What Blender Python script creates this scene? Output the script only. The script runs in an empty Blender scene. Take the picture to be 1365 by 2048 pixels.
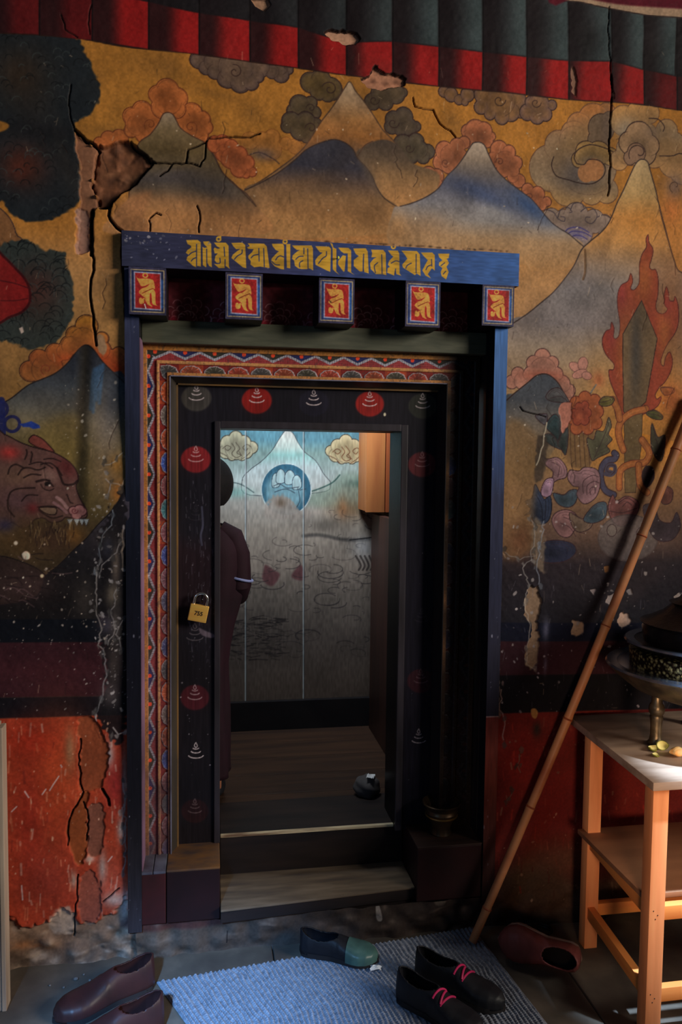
import bpy, bmesh, math, random
import numpy as np
from mathutils import Vector, Matrix

random.seed(7)
rng = np.random.default_rng(7)
scene = bpy.context.scene
COL = scene.collection

# ------------------------------------------------------------------ camera
IMG_W, IMG_H, FOC = 1365.0, 2048.0, 1560.0
PITCH, YAW, ROLL = math.radians(3.55), math.radians(9.57), math.radians(0.65)
CAM = np.array([0.0, -2.30, 1.48])
_f = np.array([math.sin(YAW) * math.cos(PITCH), math.cos(YAW) * math.cos(PITCH), -math.sin(PITCH)])
_r = np.array([math.cos(YAW), -math.sin(YAW), 0.0])
_u = np.cross(_r, _f)
AX_R = _r * math.cos(ROLL) + _u * math.sin(ROLL)
AX_U = _u * math.cos(ROLL) - _r * math.sin(ROLL)
AX_F = _f
cd = bpy.data.cameras.new('camera')
cam = bpy.data.objects.new('camera', cd)
COL.objects.link(cam)
cd.sensor_fit = 'VERTICAL'
cd.sensor_height = 36.0
cd.lens = 36.0 * FOC / IMG_H
cd.clip_start = 0.02
cam.matrix_world = Matrix(((AX_R[0], AX_U[0], -AX_F[0], CAM[0]),
                           (AX_R[1], AX_U[1], -AX_F[1], CAM[1]),
                           (AX_R[2], AX_U[2], -AX_F[2], CAM[2]),
                           (0, 0, 0, 1)))
scene.camera = cam

# ------------------------------------------------------------------ view, world, light
vs = scene.view_settings
vs.view_transform = 'Standard'
vs.look = 'None'
vs.gamma = 1.0
vs.use_curve_mapping = False
vs.exposure = 0.0
world = bpy.data.worlds.new('world')
scene.world = world
world.use_nodes = True
world.node_tree.nodes['Background'].inputs[0].default_value = (0.85, 0.92, 1.0, 1)
world.node_tree.nodes['Background'].inputs[1].default_value = 0.014


def area(name, loc, target, sx, sy, power, color, spread=180):
    ld = bpy.data.lights.new(name, 'AREA')
    ld.shape = 'RECTANGLE'
    ld.size, ld.size_y = sx, sy
    ld.energy = power
    ld.color = color
    ld.spread = math.radians(spread)
    o = bpy.data.objects.new(name, ld)
    COL.objects.link(o)
    o.location = loc
    o.rotation_euler = (Vector(target) - Vector(loc)).to_track_quat('-Z', 'Y').to_euler()
    return o


# daylight of the courtyard side, high on the right front
area('courtyard_daylight', (5.0, -3.4, 3.1), (0.4, 0.0, 1.75), 2.4, 1.6, 270, (1.0, 0.91, 0.78))


def spot(name, loc, target, cone, blend, power, color, radius):
    ld = bpy.data.lights.new(name, 'SPOT')
    ld.energy = power
    ld.color = color
    ld.spot_size = math.radians(cone)
    ld.spot_blend = blend
    ld.shadow_soft_size = radius
    o = bpy.data.objects.new(name, ld)
    COL.objects.link(o)
    o.location = loc
    o.rotation_euler = (Vector(target) - Vector(loc)).to_track_quat('-Z', 'Y').to_euler()


# added spots that put patches of blue daylight on the mat and the table
spot('blue_patch_spot', (-0.75, -2.9, 2.3), (-0.12, -0.56, 0.0), 20, 1.0, 1150, (0.22, 0.51, 1.0), 0.10)
spot('blue_patch_spot', (1.75, -1.10, 3.3), (1.33, -0.48, 0.69), 9, 0.5, 1250, (0.52, 0.74, 1.0), 0.04)
# small blue area lamp added on the left for glints on metal and shoes
area('left_glint_lamp', (-2.4, -2.7, 2.3), (0.6, 0.0, 1.0), 0.5, 0.5, 5, (0.30, 0.60, 1.0))
# added warm spot from the left that brightens the table
spot('warm_table_fill', (0.5, -2.9, 1.0), (1.46, -0.45, 0.55), 30, 1.0, 165, (1.0, 0.66, 0.42), 0.25)
# window of the inner room, high on the left behind the wall
area('inner_window_daylight', (0.30, 0.62, 2.35), (0.40, 1.19, 1.35), 0.6, 0.3, 7.5, (0.88, 0.95, 1.0), 110)


# ------------------------------------------------------------------ photo pixel -> point in the place
def ray(x, y):
    return AX_R * (x - 682.5) / FOC - AX_U * (y - 1024.0) / FOC + AX_F


def on_y(x, y, Y=0.0):
    d = ray(x, y)
    return CAM + d * ((Y - CAM[1]) / d[1])


def on_z(x, y, Z=0.0):
    d = ray(x, y)
    return CAM + d * ((Z - CAM[2]) / d[2])


# ------------------------------------------------------------------ tags and meshes
def tag(o, label=None, cat=None, group=None, kind=None):
    if label: o['label'] = label
    if cat: o['category'] = cat
    if group: o['group'] = group
    if kind: o['kind'] = kind
    return o


def empty(name, loc=(0, 0, 0), rz=0.0):
    o = bpy.data.objects.new(name, None)
    o.empty_display_size = 0.05
    o.location = loc
    o.rotation_euler = (0, 0, rz)
    COL.objects.link(o)
    return o


def link(name, me, mat, parent=None, smooth=False):
    if mat is not None and not len(me.materials):
        me.materials.append(mat)
    if smooth:
        me.polygons.foreach_set('use_smooth', np.ones(len(me.polygons), dtype=bool))
    o = bpy.data.objects.new(name, me)
    COL.objects.link(o)
    if parent is not None:
        o.parent = parent
    return o


class MB:
    """collects shapes into one mesh"""

    def __init__(s):
        s.bm = bmesh.new()

    def box(s, a, b, bev=0.0, seg=2, M=None):
        r = bmesh.ops.create_cube(s.bm, size=1.0)
        c = [(a[i] + b[i]) / 2 for i in range(3)]
        d = [abs(b[i] - a[i]) for i in range(3)]
        for v in r['verts']:
            v.co = Vector((v.co.x * d[0] + c[0], v.co.y * d[1] + c[1], v.co.z * d[2] + c[2]))
        vs_ = r['verts']
        if bev > 0:
            es = list({e for v in vs_ for e in v.link_edges})
            q = bmesh.ops.bevel(s.bm, geom=es, offset=bev, segments=seg, affect='EDGES', profile=0.6)
            vs_ = list({v for f in q['faces'] for v in f.verts} | {v for v in vs_ if v.is_valid})
        if M is not None:
            for v in vs_:
                v.co = M @ v.co
        return s

    def hexa(s, pts, bev=0.0):
        """8 corners: bottom ring of four, top ring of four"""
        v = [s.bm.verts.new(p) for p in pts]
        fs = [(3, 2, 1, 0), (4, 5, 6, 7), (0, 1, 5, 4), (1, 2, 6, 5), (2, 3, 7, 6), (3, 0, 4, 7)]
        fl = [s.bm.faces.new([v[i] for i in f]) for f in fs]
        if bev > 0:
            es = list({e for f in fl for e in f.edges})
            bmesh.ops.bevel(s.bm, geom=es, offset=bev, segments=2, affect='EDGES', profile=0.6)
        return s

    def lathe(s, prof, n=48, M=None, close=False):
        rings = []
        for r, z in prof:
            ring = []
            for k in range(n):
                a = 2 * math.pi * k / n
                p = Vector((r * math.cos(a), r * math.sin(a), z))
                ring.append(s.bm.verts.new(M @ p if M is not None else p))
            rings.append(ring)
        for i in range(len(rings) - 1):
            for k in range(n):
                s.bm.faces.new((rings[i][k], rings[i][(k + 1) % n], rings[i + 1][(k + 1) % n], rings[i + 1][k]))
        s.bm.faces.new(rings[0][::-1])
        s.bm.faces.new(rings[-1])
        return s

    def tube(s, pts, rad, n=10, cap=True):
        pts = [Vector(p) for p in pts]
        if not hasattr(rad, '__len__'):
            rad = [rad] * len(pts)
        up = Vector((0.123, 0.31, 0.94)).normalized()
        rings = []
        prev = None
        for i, p in enumerate(pts):
            t = (pts[min(i + 1, len(pts) - 1)] - pts[max(i - 1, 0)]).normalized()
            if prev is None:
                a = t.cross(up)
                if a.length < 1e-3: a = t.cross(Vector((1, 0, 0)))
                a.normalize()
            else:
                a = (prev - t * prev.dot(t)).normalized()
            prev = a
            b = t.cross(a)
            rings.append([s.bm.verts.new(p + (a * math.cos(2 * math.pi * k / n) + b * math.sin(2 * math.pi * k / n)) * rad[i])
                          for k in range(n)])
        for i in range(len(rings) - 1):
            for k in range(n):
                s.bm.faces.new((rings[i][k], rings[i][(k + 1) % n], rings[i + 1][(k + 1) % n], rings[i + 1][k]))
        if cap:
            s.bm.faces.new(rings[0][::-1])
            s.bm.faces.new(rings[-1])
        return s

    def ball(s, c, r, M=None, u=20, v=14):
        q = bmesh.ops.create_uvsphere(s.bm, u_segments=u, v_segments=v, radius=1.0)
        rr = r if hasattr(r, '__len__') else (r, r, r)
        for w in q['verts']:
            p = Vector((w.co.x * rr[0], w.co.y * rr[1], w.co.z * rr[2]))
            if M is not None: p = M @ p
            w.co = p + Vector(c)
        return s

    def prism(s, outline, z0, z1, M=None):
        n = len(outline)
        lo = [s.bm.verts.new((p[0], p[1], z0)) for p in outline]
        hi = [s.bm.verts.new((p[0], p[1], z1)) for p in outline]
        if M is not None:
            for w in lo + hi: w.co = M @ w.co
        for k in range(n):
            s.bm.faces.new((lo[k], lo[(k + 1) % n], hi[(k + 1) % n], hi[k]))
        s.bm.faces.new(lo[::-1])
        s.bm.faces.new(hi)
        return s

    def build(s, name, mat, parent=None, smooth=False):
        bmesh.ops.recalc_face_normals(s.bm, faces=s.bm.faces)
        me = bpy.data.meshes.new(name)
        s.bm.to_mesh(me)
        s.bm.free()
        o = link(name, me, mat, parent, smooth)
        return o


def soften(o, ang=40):
    """smooth shading with sharp edges kept"""
    me = o.data
    me.polygons.foreach_set('use_smooth', np.ones(len(me.polygons), dtype=bool))
    bm = bmesh.new()
    bm.from_mesh(me)
    for e in bm.edges:
        if len(e.link_faces) == 2 and e.calc_face_angle(0) > math.radians(ang):
            e.smooth = False
    bm.to_mesh(me)
    bm.free()
    return o


# ------------------------------------------------------------------ materials
def s2l(c):
    c = np.asarray(c, dtype=np.float64) / 255.0
    return np.where(c <= 0.04045, c / 12.92, ((c + 0.055) / 1.055) ** 2.4)


GAIN = 2.2


def lin(rgb, gain=GAIN):
    v = np.clip(s2l(rgb) * gain, 0, 0.92)
    return (float(v[0]), float(v[1]), float(v[2]), 1.0)


def mat_base(name, rough=0.6, metal=0.0, spec=0.5):
    m = bpy.data.materials.new(name)
    m.use_nodes = True
    b = m.node_tree.nodes['Principled BSDF']
    b.inputs['Roughness'].default_value = rough
    b.inputs['Metallic'].default_value = metal
    b.inputs['Specular IOR Level'].default_value = spec
    return m, m.node_tree, b


def add_bump(nt, b, scale, strength, dist=0.002, detail=6, stretch=None, coord='Object'):
    tc = nt.nodes.new('ShaderNodeTexCoord')
    mp = nt.nodes.new('ShaderNodeMapping')
    if stretch: mp.inputs['Scale'].default_value = stretch
    nz = nt.nodes.new('ShaderNodeTexNoise')
    nz.inputs['Scale'].default_value = scale
    nz.inputs['Detail'].default_value = detail
    bp = nt.nodes.new('ShaderNodeBump')
    bp.inputs['Strength'].default_value = strength
    bp.inputs['Distance'].default_value = dist
    nt.links.new(tc.outputs[coord], mp.inputs[0])
    nt.links.new(mp.outputs[0], nz.inputs['Vector'])
    nt.links.new(nz.outputs['Fac'], bp.inputs['Height'])
    nt.links.new(bp.outputs[0], b.inputs['Normal'])
    return mp, nz


def paint_mat(name, rough=0.6, bump=0.25, scale=90, spec=0.35):
    """painted surface: colour from the mesh's own paint attribute"""
    m, nt, b = mat_base(name, rough, 0, spec)
    a = nt.nodes.new('ShaderNodeAttribute')
    a.attribute_name = 'paint'
    nt.links.new(a.outputs['Color'], b.inputs['Base Color'])
    add_bump(nt, b, scale, bump, 0.0015)
    return m


def noise_mat(name, c1, c2, scale=20, rough=0.6, metal=0.0, stretch=None, bump=0.3, bscale=None, c3=None, detail=6,
              spec=0.3, gain=GAIN, bdist=0.002):
    m, nt, b = mat_base(name, rough, metal, spec)
    mp, nz = add_bump(nt, b, bscale or scale, bump, bdist, detail, stretch)
    nz2 = nt.nodes.new('ShaderNodeTexNoise')
    nz2.inputs['Scale'].default_value = scale
    nz2.inputs['Detail'].default_value = detail
    nt.links.new(mp.outputs[0], nz2.inputs['Vector'])
    cr = nt.nodes.new('ShaderNodeValToRGB')
    cr.color_ramp.elements[0].position = 0.32
    cr.color_ramp.elements[0].color = lin(c1, gain)
    cr.color_ramp.elements[1].position = 0.68
    cr.color_ramp.elements[1].color = lin(c2, gain)
    if c3 is not None:
        e = cr.color_ramp.elements.new(0.5)
        e.color = lin(c3, gain)
    nt.links.new(nz2.outputs['Fac'], cr.inputs[0])
    nt.links.new(cr.outputs[0], b.inputs['Base Color'])
    return m


# ------------------------------------------------------------------ painter: a grid of paint on an upright plane
PXM = 1.0 / 655.0      # one photo pixel on the wall, in metres


def spline(P, closed=False, n=6):
    P = np.asarray(P, dtype=np.float64)
    N = len(P)
    if N < 3: return P
    out = []
    t = np.linspace(0, 1, n, endpoint=False)[:, None]
    rngk = range(N if closed else N - 1)
    for i in rngk:
        if closed:
            a, b, c, d = P[(i - 1) % N], P[i], P[(i + 1) % N], P[(i + 2) % N]
        else:
            a, b, c, d = P[max(i - 1, 0)], P[i], P[i + 1], P[min(i + 2, N - 1)]
        out.append(0.5 * ((2 * b) + (c - a) * t + (2 * a - 5 * b + 4 * c - d) * t ** 2 + (3 * b - a - 3 * c + d) * t ** 3))
    out = np.concatenate(out)
    if not closed: out = np.vstack([out, P[-1]])
    return out


def vnoise(nz, nx, cz, cx, seed):
    r = np.random.default_rng(seed).random((cz + 2, cx + 2)).astype(np.float32)
    z = np.linspace(0, cz, nz, dtype=np.float32)
    x = np.linspace(0, cx, nx, dtype=np.float32)
    zi, xi = z.astype(int), x.astype(int)
    fz, fx = z - zi, x - xi
    fz = (fz * fz * (3 - 2 * fz))[:, None]
    fx = (fx * fx * (3 - 2 * fx))[None, :]
    a = r[zi][:, xi]; b = r[zi][:, xi + 1]; c = r[zi + 1][:, xi]; d = r[zi + 1][:, xi + 1]
    return (a * (1 - fx) + b * fx) * (1 - fz) + (c * (1 - fx) + d * fx) * fz


def sstep(a, b, x):
    t = np.clip((x - a) / (b - a), 0, 1)
    return t * t * (3 - 2 * t)


class Canvas:
    def __init__(s, x0, x1, z0, z1, res, Y, base):
        s.nx = int(round((x1 - x0) / res)) + 1
        s.nz = int(round((z1 - z0) / res)) + 1
        s.x = np.linspace(x0, x1, s.nx, dtype=np.float32)
        s.z = np.linspace(z0, z1, s.nz, dtype=np.float32)
        s.Y = Y
        s.res = res
        s.rgb = np.empty((s.nz, s.nx, 3), dtype=np.float32)
        s.rgb[:] = np.array(base, dtype=np.float32)
        s.h = np.zeros((s.nz, s.nx), dtype=np.float32)
        s.k = PXM
        s.pix = True

    def m(s, P):
        P = np.asarray(P, dtype=np.float64)
        if not s.pix: return P
        d = (AX_R[None] * (P[:, :1] - 682.5) - AX_U[None] * (P[:, 1:2] - 1024.0)) / FOC + AX_F[None]
        t = (s.Y - CAM[1]) / d[:, 1]
        return np.stack([CAM[0] + d[:, 0] * t, CAM[2] + d[:, 2] * t], 1)

    def win(s, Q, pad):
        x0, z0 = Q.min(0) - pad
        x1, z1 = Q.max(0) + pad
        i0, i1 = np.searchsorted(s.x, [x0, x1])
        j0, j1 = np.searchsorted(s.z, [z0, z1])
        return slice(max(j0, 0), min(j1, s.nz)), slice(max(i0, 0), min(i1, s.nx))

    def sdf(s, Q, W):
        X = s.x[W[1]][None, :]
        Z = s.z[W[0]][:, None]
        d2 = np.full((Z.shape[0], X.shape[1]), 1e9, dtype=np.float32)
        ins = np.zeros(d2.shape, dtype=bool)
        N = len(Q)
        for i in range(N):
            ax, az = np.float32(Q[i - 1][0]), np.float32(Q[i - 1][1])
            bx, bz = np.float32(Q[i][0]), np.float32(Q[i][1])
            ex, ez = bx - ax, bz - az
            L = ex * ex + ez * ez
            if L < 1e-14: continue
            t = np.clip(((X - ax) * ex + (Z - az) * ez) / L, 0, 1)
            dx = X - ax - t * ex
            dz = Z - az - t * ez
            np.minimum(d2, dx * dx + dz * dz, out=d2)
            c = ((az > Z) != (bz > Z))
            if ez != 0:
                ins ^= c & (X < (Z - az) * (ex / ez) + ax)
        d = np.sqrt(d2)
        return np.where(ins, -d, d)

    def _blend(s, W, A, col):
        if callable(col):
            col = col(s.x[W[1]][None, :], s.z[W[0]][:, None])
        else:
            col = np.array(col, dtype=np.float32)
        A = A[..., None]
        s.rgb[W] = s.rgb[W] * (1 - A) + col * A

    def vgrad(s, xc, stops):
        """colour by height; stops are (photo y, colour)"""
        zs = np.array([s.m([(xc, y)])[0][1] for y, _ in stops])
        cs = np.array([c for _, c in stops], dtype=np.float32)
        o = np.argsort(zs)
        zs, cs = zs[o], cs[o]

        def f(X, Z):
            out = np.stack([np.interp(Z, zs, cs[:, k]) for k in range(3)], -1).astype(np.float32)
            return np.broadcast_to(out, (Z.shape[0], X.shape[1], 3))
        return f

    def lgrad(s, p0, p1, stops):
        a, b = s.m([p0, p1])
        e = b - a
        L = float(e @ e)
        ts = np.array([t for t, _ in stops])
        cs = np.array([c for _, c in stops], dtype=np.float32)

        def f(X, Z):
            t = ((X - a[0]) * e[0] + (Z - a[1]) * e[1]) / L
            return np.stack([np.interp(t, ts, cs[:, k]) for k in range(3)], -1).astype(np.float32)
        return f

    def poly(s, P, col, a=1.0, soft=1.2, smooth=True, line=None, lw=1.6, la=0.9, h=None, clip=None, rough=0, n=5):
        P = spline(P, True, n) if smooth else np.asarray(P, float)
        Q = s.m(P)
        W = s.win(Q, (soft + lw + 2) * s.k)
        if W[0].start >= W[0].stop or W[1].start >= W[1].stop: return None
        d = s.sdf(Q, W)
        if rough:
            d = d + (vnoise(d.shape[0], d.shape[1], max(2, int(d.shape[0] * s.res / 0.010)), max(2, int(d.shape[1] * s.res / 0.010)), len(P) * 7 + int(P[0][0])) - 0.5) * rough * s.k * 2
        A = sstep(soft * s.k, -soft * s.k, d) * a
        if clip is not None: A = A * clip[W]
        if col is not None: s._blend(W, A, col)
        if h is not None: s.h[W] += A * h
        if line is not None:
            B = sstep(lw * s.k, lw * 0.35 * s.k, np.abs(d)) * la
            if clip is not None: B = B * clip[W]
            s._blend(W, B, line)
        return W, A

    def mask(s, P, soft=1.0, smooth=True):
        P = spline(P, True, 5) if smooth else np.asarray(P, float)
        Q = s.m(P)
        M = np.zeros((s.nz, s.nx), dtype=np.float32)
        W = s.win(Q, (soft + 2) * s.k)
        M[W] = sstep(soft * s.k, -soft * s.k, s.sdf(Q, W))
        return M

    def line(s, P, w, col, a=1.0, soft=0.8, smooth=True, h=None, clip=None, taper=False, n=6):
        P = spline(P, False, n) if smooth else np.asarray(P, float)
        Q = s.m(P)
        pad = (w / 2 + soft + 1) * s.k
        W = s.win(Q, pad)
        j0, i0 = W[0].start, W[1].start
        A = np.zeros((max(W[0].stop - j0, 0), max(W[1].stop - i0, 0)), dtype=np.float32)
        if A.size == 0: return
        N = len(Q)
        for i in range(N - 1):
            q = Q[i:i + 2]
            V = s.win(q, pad)
            X = s.x[V[1]][None, :]
            Z = s.z[V[0]][:, None]
            if X.size == 0 or Z.size == 0: continue
            e = q[1] - q[0]
            L = float(e @ e) + 1e-14
            t = np.clip(((X - q[0][0]) * e[0] + (Z - q[0][1]) * e[1]) / L, 0, 1)
            d = np.hypot(X - q[0][0] - t * e[0], Z - q[0][1] - t * e[1])
            ww = w
            if taper:
                u = (i + 0.5) / (N - 1)
                ww = w * (0.25 + 0.75 * math.sin(math.pi * min(max(u, 0.02), 0.98)) ** 0.6)
            al = sstep((ww / 2 + soft) * s.k, max(ww / 2 - soft, 0) * s.k * 0.98, d)
            sl = (slice(V[0].start - j0, V[0].stop - j0), slice(V[1].start - i0, V[1].stop - i0))
            A[sl] = np.maximum(A[sl], al)
        A *= a
        if clip is not None: A *= clip[W]
        if col is not None: s._blend(W, A, col)
        if h is not None: s.h[W] += A * h

    def blob(s, c, rx, ry, col, a=1.0, rot=0.0, p=1.0, clip=None, h=None):
        Q = s.m([c])[0]
        rx, ry = rx * s.k, ry * s.k
        R = 2.4 * max(rx, ry)
        W = s.win(np.array([Q - R, Q + R]), 0)
        X = s.x[W[1]][None, :] - Q[0]
        Z = s.z[W[0]][:, None] - Q[1]
        if X.size == 0 or Z.size == 0: return
        cr, sr = math.cos(rot), math.sin(rot)
        u = (X * cr + Z * sr) / rx
        v = (-X * sr + Z * cr) / ry
        A = np.exp(-(u * u + v * v) ** p * 1.2) * a
        if clip is not None: A = A * clip[W]
        if col is not None: s._blend(W, A, col)
        if h is not None: s.h[W] += A * h

    def disc(s, c, rx, ry, col, a=1.0, soft=1.5, line=None, lw=1.2):
        t = np.linspace(0, 2 * math.pi, 40, endpoint=False)
        s.poly(np.stack([c[0] + rx * np.cos(t), c[1] + ry * np.sin(t)], 1), col, a, soft, False, line, lw)

    def cloud(s, lobes, col, line=None, lw=1.5, la=0.9, clip=None, edge=None, soft=1.0, a=1.0):
        L = np.array(lobes, dtype=float)
        Q = s.m(L[:, :2])
        r = L[:, 2] * s.k
        W = s.win(np.vstack([Q - r[:, None], Q + r[:, None]]), 4 * s.k)
        X = s.x[W[1]][None, :]
        Z = s.z[W[0]][:, None]
        d = np.full((Z.size, X.size), 1e9, dtype=np.float32)
        if d.size == 0: return
        for q, rr in zip(Q, r):
            np.minimum(d, np.hypot(X - q[0], Z - q[1]) - rr, out=d)
        A = sstep(soft * s.k, -soft * s.k, d) * a
        if clip is not None: A = A * clip[W]
        if col is not None: s._blend(W, A, col)
        if edge is not None:     # paint gathered along the rim
            E = A * np.exp(-np.abs(d) / (7 * s.k)) * 0.75
            s._blend(W, E, edge)
        if line is not None and len(L) > 3 and col is not None:
            cen = L[:, :2].mean(0)
            bc = np.array(col(np.zeros((1, 1)), np.zeros((1, 1)))[0, 0] if callable(col) else col, float)
            K = np.zeros((s.nz, s.nx), dtype=np.float32)
            K[W] = A
            for x_, y_, r_ in L:
                th = math.atan2(y_ - cen[1], x_ - cen[0])
                s.blob((x_ - 0.45 * r_ * math.cos(th), y_ - 0.45 * r_ * math.sin(th)), r_ * 0.7, r_ * 0.6, bc * 0.72, 0.45, clip=K)
                t = np.linspace(th - 1.25, th + 1.25, 9)
                s.line(np.stack([x_ + r_ * 0.98 * np.cos(t), y_ + r_ * 0.98 * np.sin(t)], 1), lw * 0.9, line, 0.5 * la, 0.7, smooth=False, clip=K)
        if line is not None:
            B = sstep(lw * s.k, lw * 0.3 * s.k, np.abs(d)) * la
            if clip is not None: B = B * clip[W]
            s._blend(W, B, line)

    def spiral(s, c, r, turns, w, col, a0=0.0, dirn=1, a=0.9, clip=None):
        n = int(16 * turns) + 2
        t = np.linspace(0, 1, n)
        ang = a0 + dirn * 2 * math.pi * turns * t
        rr = r * (1 - 0.85 * t)
        s.line(np.stack([c[0] + rr * np.cos(ang), c[1] + rr * np.sin(ang)], 1), w, col, a, smooth=False, clip=clip)

    def specks(s, x0, y0, x1, y1, n, r0, r1, col, seed, a=0.9, elong=1.0, h=None, rot=None):
        g = np.random.default_rng(seed)
        for _ in range(n):
            c = (g.uniform(x0, x1), g.uniform(y0, y1))
            r = r0 + (r1 - r0) * g.random() ** 3
            k = 6
            t = np.linspace(0, 2 * math.pi, k, endpoint=False) + g.uniform(0, 1)
            q = r * g.uniform(0.6, 1.2, k)
            th = g.uniform(0, math.pi) if rot is None else rot + g.uniform(-.3, .3)
            e = 1 + (elong - 1) * g.random()
            px_, py_ = q * np.cos(t) * e, q * np.sin(t)
            P = np.stack([c[0] + px_ * math.cos(th) - py_ * math.sin(th), c[1] + px_ * math.sin(th) + py_ * math.cos(th)], 1)
            cc = np.array(col, float) * g.uniform(0.7, 1.1)
            s.poly(P, np.clip(cc, 0, 255), a * g.uniform(0.6, 1), 0.8, False, h=h)

    def grain(s, seed, amt=0.08, cell=0.006, cell2=0.06, amt2=0.10, cellx=None):
        W_, H_ = s.x[-1] - s.x[0], s.z[-1] - s.z[0]
        n1 = vnoise(s.nz, s.nx, max(2, int(H_ / cell)), max(2, int(W_ / (cellx or cell))), seed)
        n2 = vnoise(s.nz, s.nx, max(2, int(H_ / cell2)), max(2, int(W_ / cell2)), seed + 1)
        s.rgb *= (1 + (n1 - 0.5) * 2 * amt + (n2 - 0.5) * 2 * amt2)[..., None]

    def build(s, name, mat, parent=None, keep=None, extra=None, gain=GAIN, depth=None, side=None):
        """grid mesh in the plane y = Y, pushed out by h; depth adds a back and sides (box)"""
        X, Z = np.meshgrid(s.x, s.z)
        lum = s.rgb.mean(-1, keepdims=True)
        s.rgb *= 0.80 + 0.20 * np.clip(lum / 105.0, 0, 1)
        co = np.stack([X, np.full_like(X, s.Y) - s.h, Z], -1).reshape(-1, 3).astype(np.float32)
        colr = np.clip(s2l(np.clip(s.rgb, 0, 255)) * gain, 0, 0.92).reshape(-1, 3)
        idx = np.arange(s.nz * s.nx).reshape(s.nz, s.nx)
        q = np.stack([idx[:-1, :-1], idx[:-1, 1:], idx[1:, 1:], idx[1:, :-1]], -1)
        if keep is not None:
            xc = (s.x[:-1] + s.x[1:]) / 2
            zc = (s.z[:-1] + s.z[1:]) / 2
            q = q[keep(xc[None, :], zc[:, None])]
        q = q.reshape(-1, 4)
        if keep is not None:
            used = np.zeros(len(co), bool); used[q.ravel()] = True
            remap = np.cumsum(used) - 1
            co = co[used]; colr = colr[used]; q = remap[q]
        if depth is not None:
            extra = (extra or []) + [((float(s.x[0]), s.Y + 0.0004, float(s.z[0])), (float(s.x[-1]), s.Y + depth, float(s.z[-1])))]
        vcount = len(co)
        if extra:
            ev, eq, ec = [], [], []
            for (a, b) in extra:
                k = vcount + len(ev)
                for zz in (a[2], b[2]):
                    for (xx, yy) in ((a[0], a[1]), (b[0], a[1]), (b[0], b[1]), (a[0], b[1])):
                        ev.append((xx, yy, zz))
                        i = min(max(int((xx - s.x[0]) / s.res), 0), s.nx - 1)
                        j = min(max(int((zz - s.z[0]) / s.res), 0), s.nz - 1)
                        ec.append(np.clip(s2l(np.clip(s.rgb[j, i] if side is None else np.array(side), 0, 255)) * gain, 0, .92))
                for f in ((3, 2, 1, 0), (4, 5, 6, 7), (0, 1, 5, 4), (1, 2, 6, 5), (2, 3, 7, 6), (3, 0, 4, 7)):
                    eq.append([k + t for t in f])
            co = np.vstack([co, np.array(ev, dtype=np.float32)])
            colr = np.vstack([colr, np.array(ec)])
            q = np.vstack([q, np.array(eq)])
        me = bpy.data.meshes.new(name)
        me.vertices.add(len(co))
        me.vertices.foreach_set('co', co.ravel())
        me.loops.add(q.size)
        me.loops.foreach_set('vertex_index', q.ravel().astype(np.int32))
        me.polygons.add(len(q))
        me.polygons.foreach_set('loop_start', np.arange(0, q.size, 4, dtype=np.int32))
        sm = np.ones(len(q), bool)
        if extra: sm[len(q) - 6 * len(extra):] = False
        me.polygons.foreach_set('use_smooth', sm)
        at = me.color_attributes.new('paint', 'FLOAT_COLOR', 'POINT')
        at.data.foreach_set('color', np.concatenate([colr, np.ones((len(colr), 1))], 1).astype(np.float32).ravel())
        me.update(calc_edges=True)
        return link(name, me, mat, parent)


M_WALL = paint_mat('mural_paint', 0.62, 0.35, 120, 0.10)
M_DOORPAINT = paint_mat('door_paint', 0.45, 0.15, 60, 0.16)
M_PANELPAINT = paint_mat('panel_paint', 0.6, 0.2, 80, 0.15)

# ================================================================== THE MURAL WALL
w = Canvas(-0.85, 1.85, -0.03, 3.05, 0.0021, 0.0, (140, 92, 40))
INK = (48, 32, 30)
# ---- ground colours: ochre above, duller beige low on the right, soot and dado stripes below
w.poly([(-300, -300), (1800, -300), (1800, 2300), (-300, 2300)], w.vgrad(640, [(0, (138, 90, 36)), (330, (142, 94, 40)), (470, (150, 104, 62)), (560, (146, 106, 66)), (800, (128, 92, 50)), (1000, (110, 84, 52)), (1200, (74, 58, 44))]), smooth=False)
w.poly([(985, 480), (1800, 480), (1800, 1500), (985, 1500)], w.vgrad(1100, [(480, (150, 108, 66)), (760, (134, 104, 78)), (900, (124, 98, 68)), (980, (112, 84, 62)), (1080, (84, 64, 56)), (1130, (40, 33, 38)), (1250, (27, 26, 33)), (1500, (24, 20, 24))]), soft=20, smooth=False)
w.blob((1290, 860), 130, 110, (168, 104, 36), 0.85)
w.blob((1190, 900), 60, 60, (158, 104, 48), 0.6)
w.blob((1340, 500), 80, 150, (165, 104, 48), 0.7)
w.blob((60, 420), 200, 70, (146, 92, 30), 0.7)

# ---- big swirling clouds, upper right
cl = [(1105, 335, 46), (1120, 290, 30), (1150, 280, 30), (1140, 372, 40), (1185, 385, 24), (1215, 380, 26), (1180, 330, 60), (1160, 250, 26), (1150, 268, 28), (1190, 240, 34), (1215, 225, 20)]
w.cloud(cl, w.lgrad((1160, 215), (1150, 400), [(0, (146, 94, 52)), (0.35, (122, 96, 72)), (0.8, (118, 98, 76)), (1, (138, 106, 68))]), (84, 56, 44), 1.3, 0.8)
w.cloud([(1205, 255, 28), (1200, 280, 24), (1222, 240, 18)], (92, 74, 58), INK, 1.4, 0.8)
w.blob((1160, 350), 55, 40, (74, 68, 70), 0.8)
w.blob((1215, 250), 12, 60, (88, 72, 64), 0.5)
w.cloud([(1175, 305, 24), (1200, 305, 24), (1222, 312, 18), (1160, 318, 16)], (124, 96, 58), INK, 1.5, 0.8)
w.blob((1185, 322), 30, 12, (86, 74, 66), 0.7)
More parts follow.
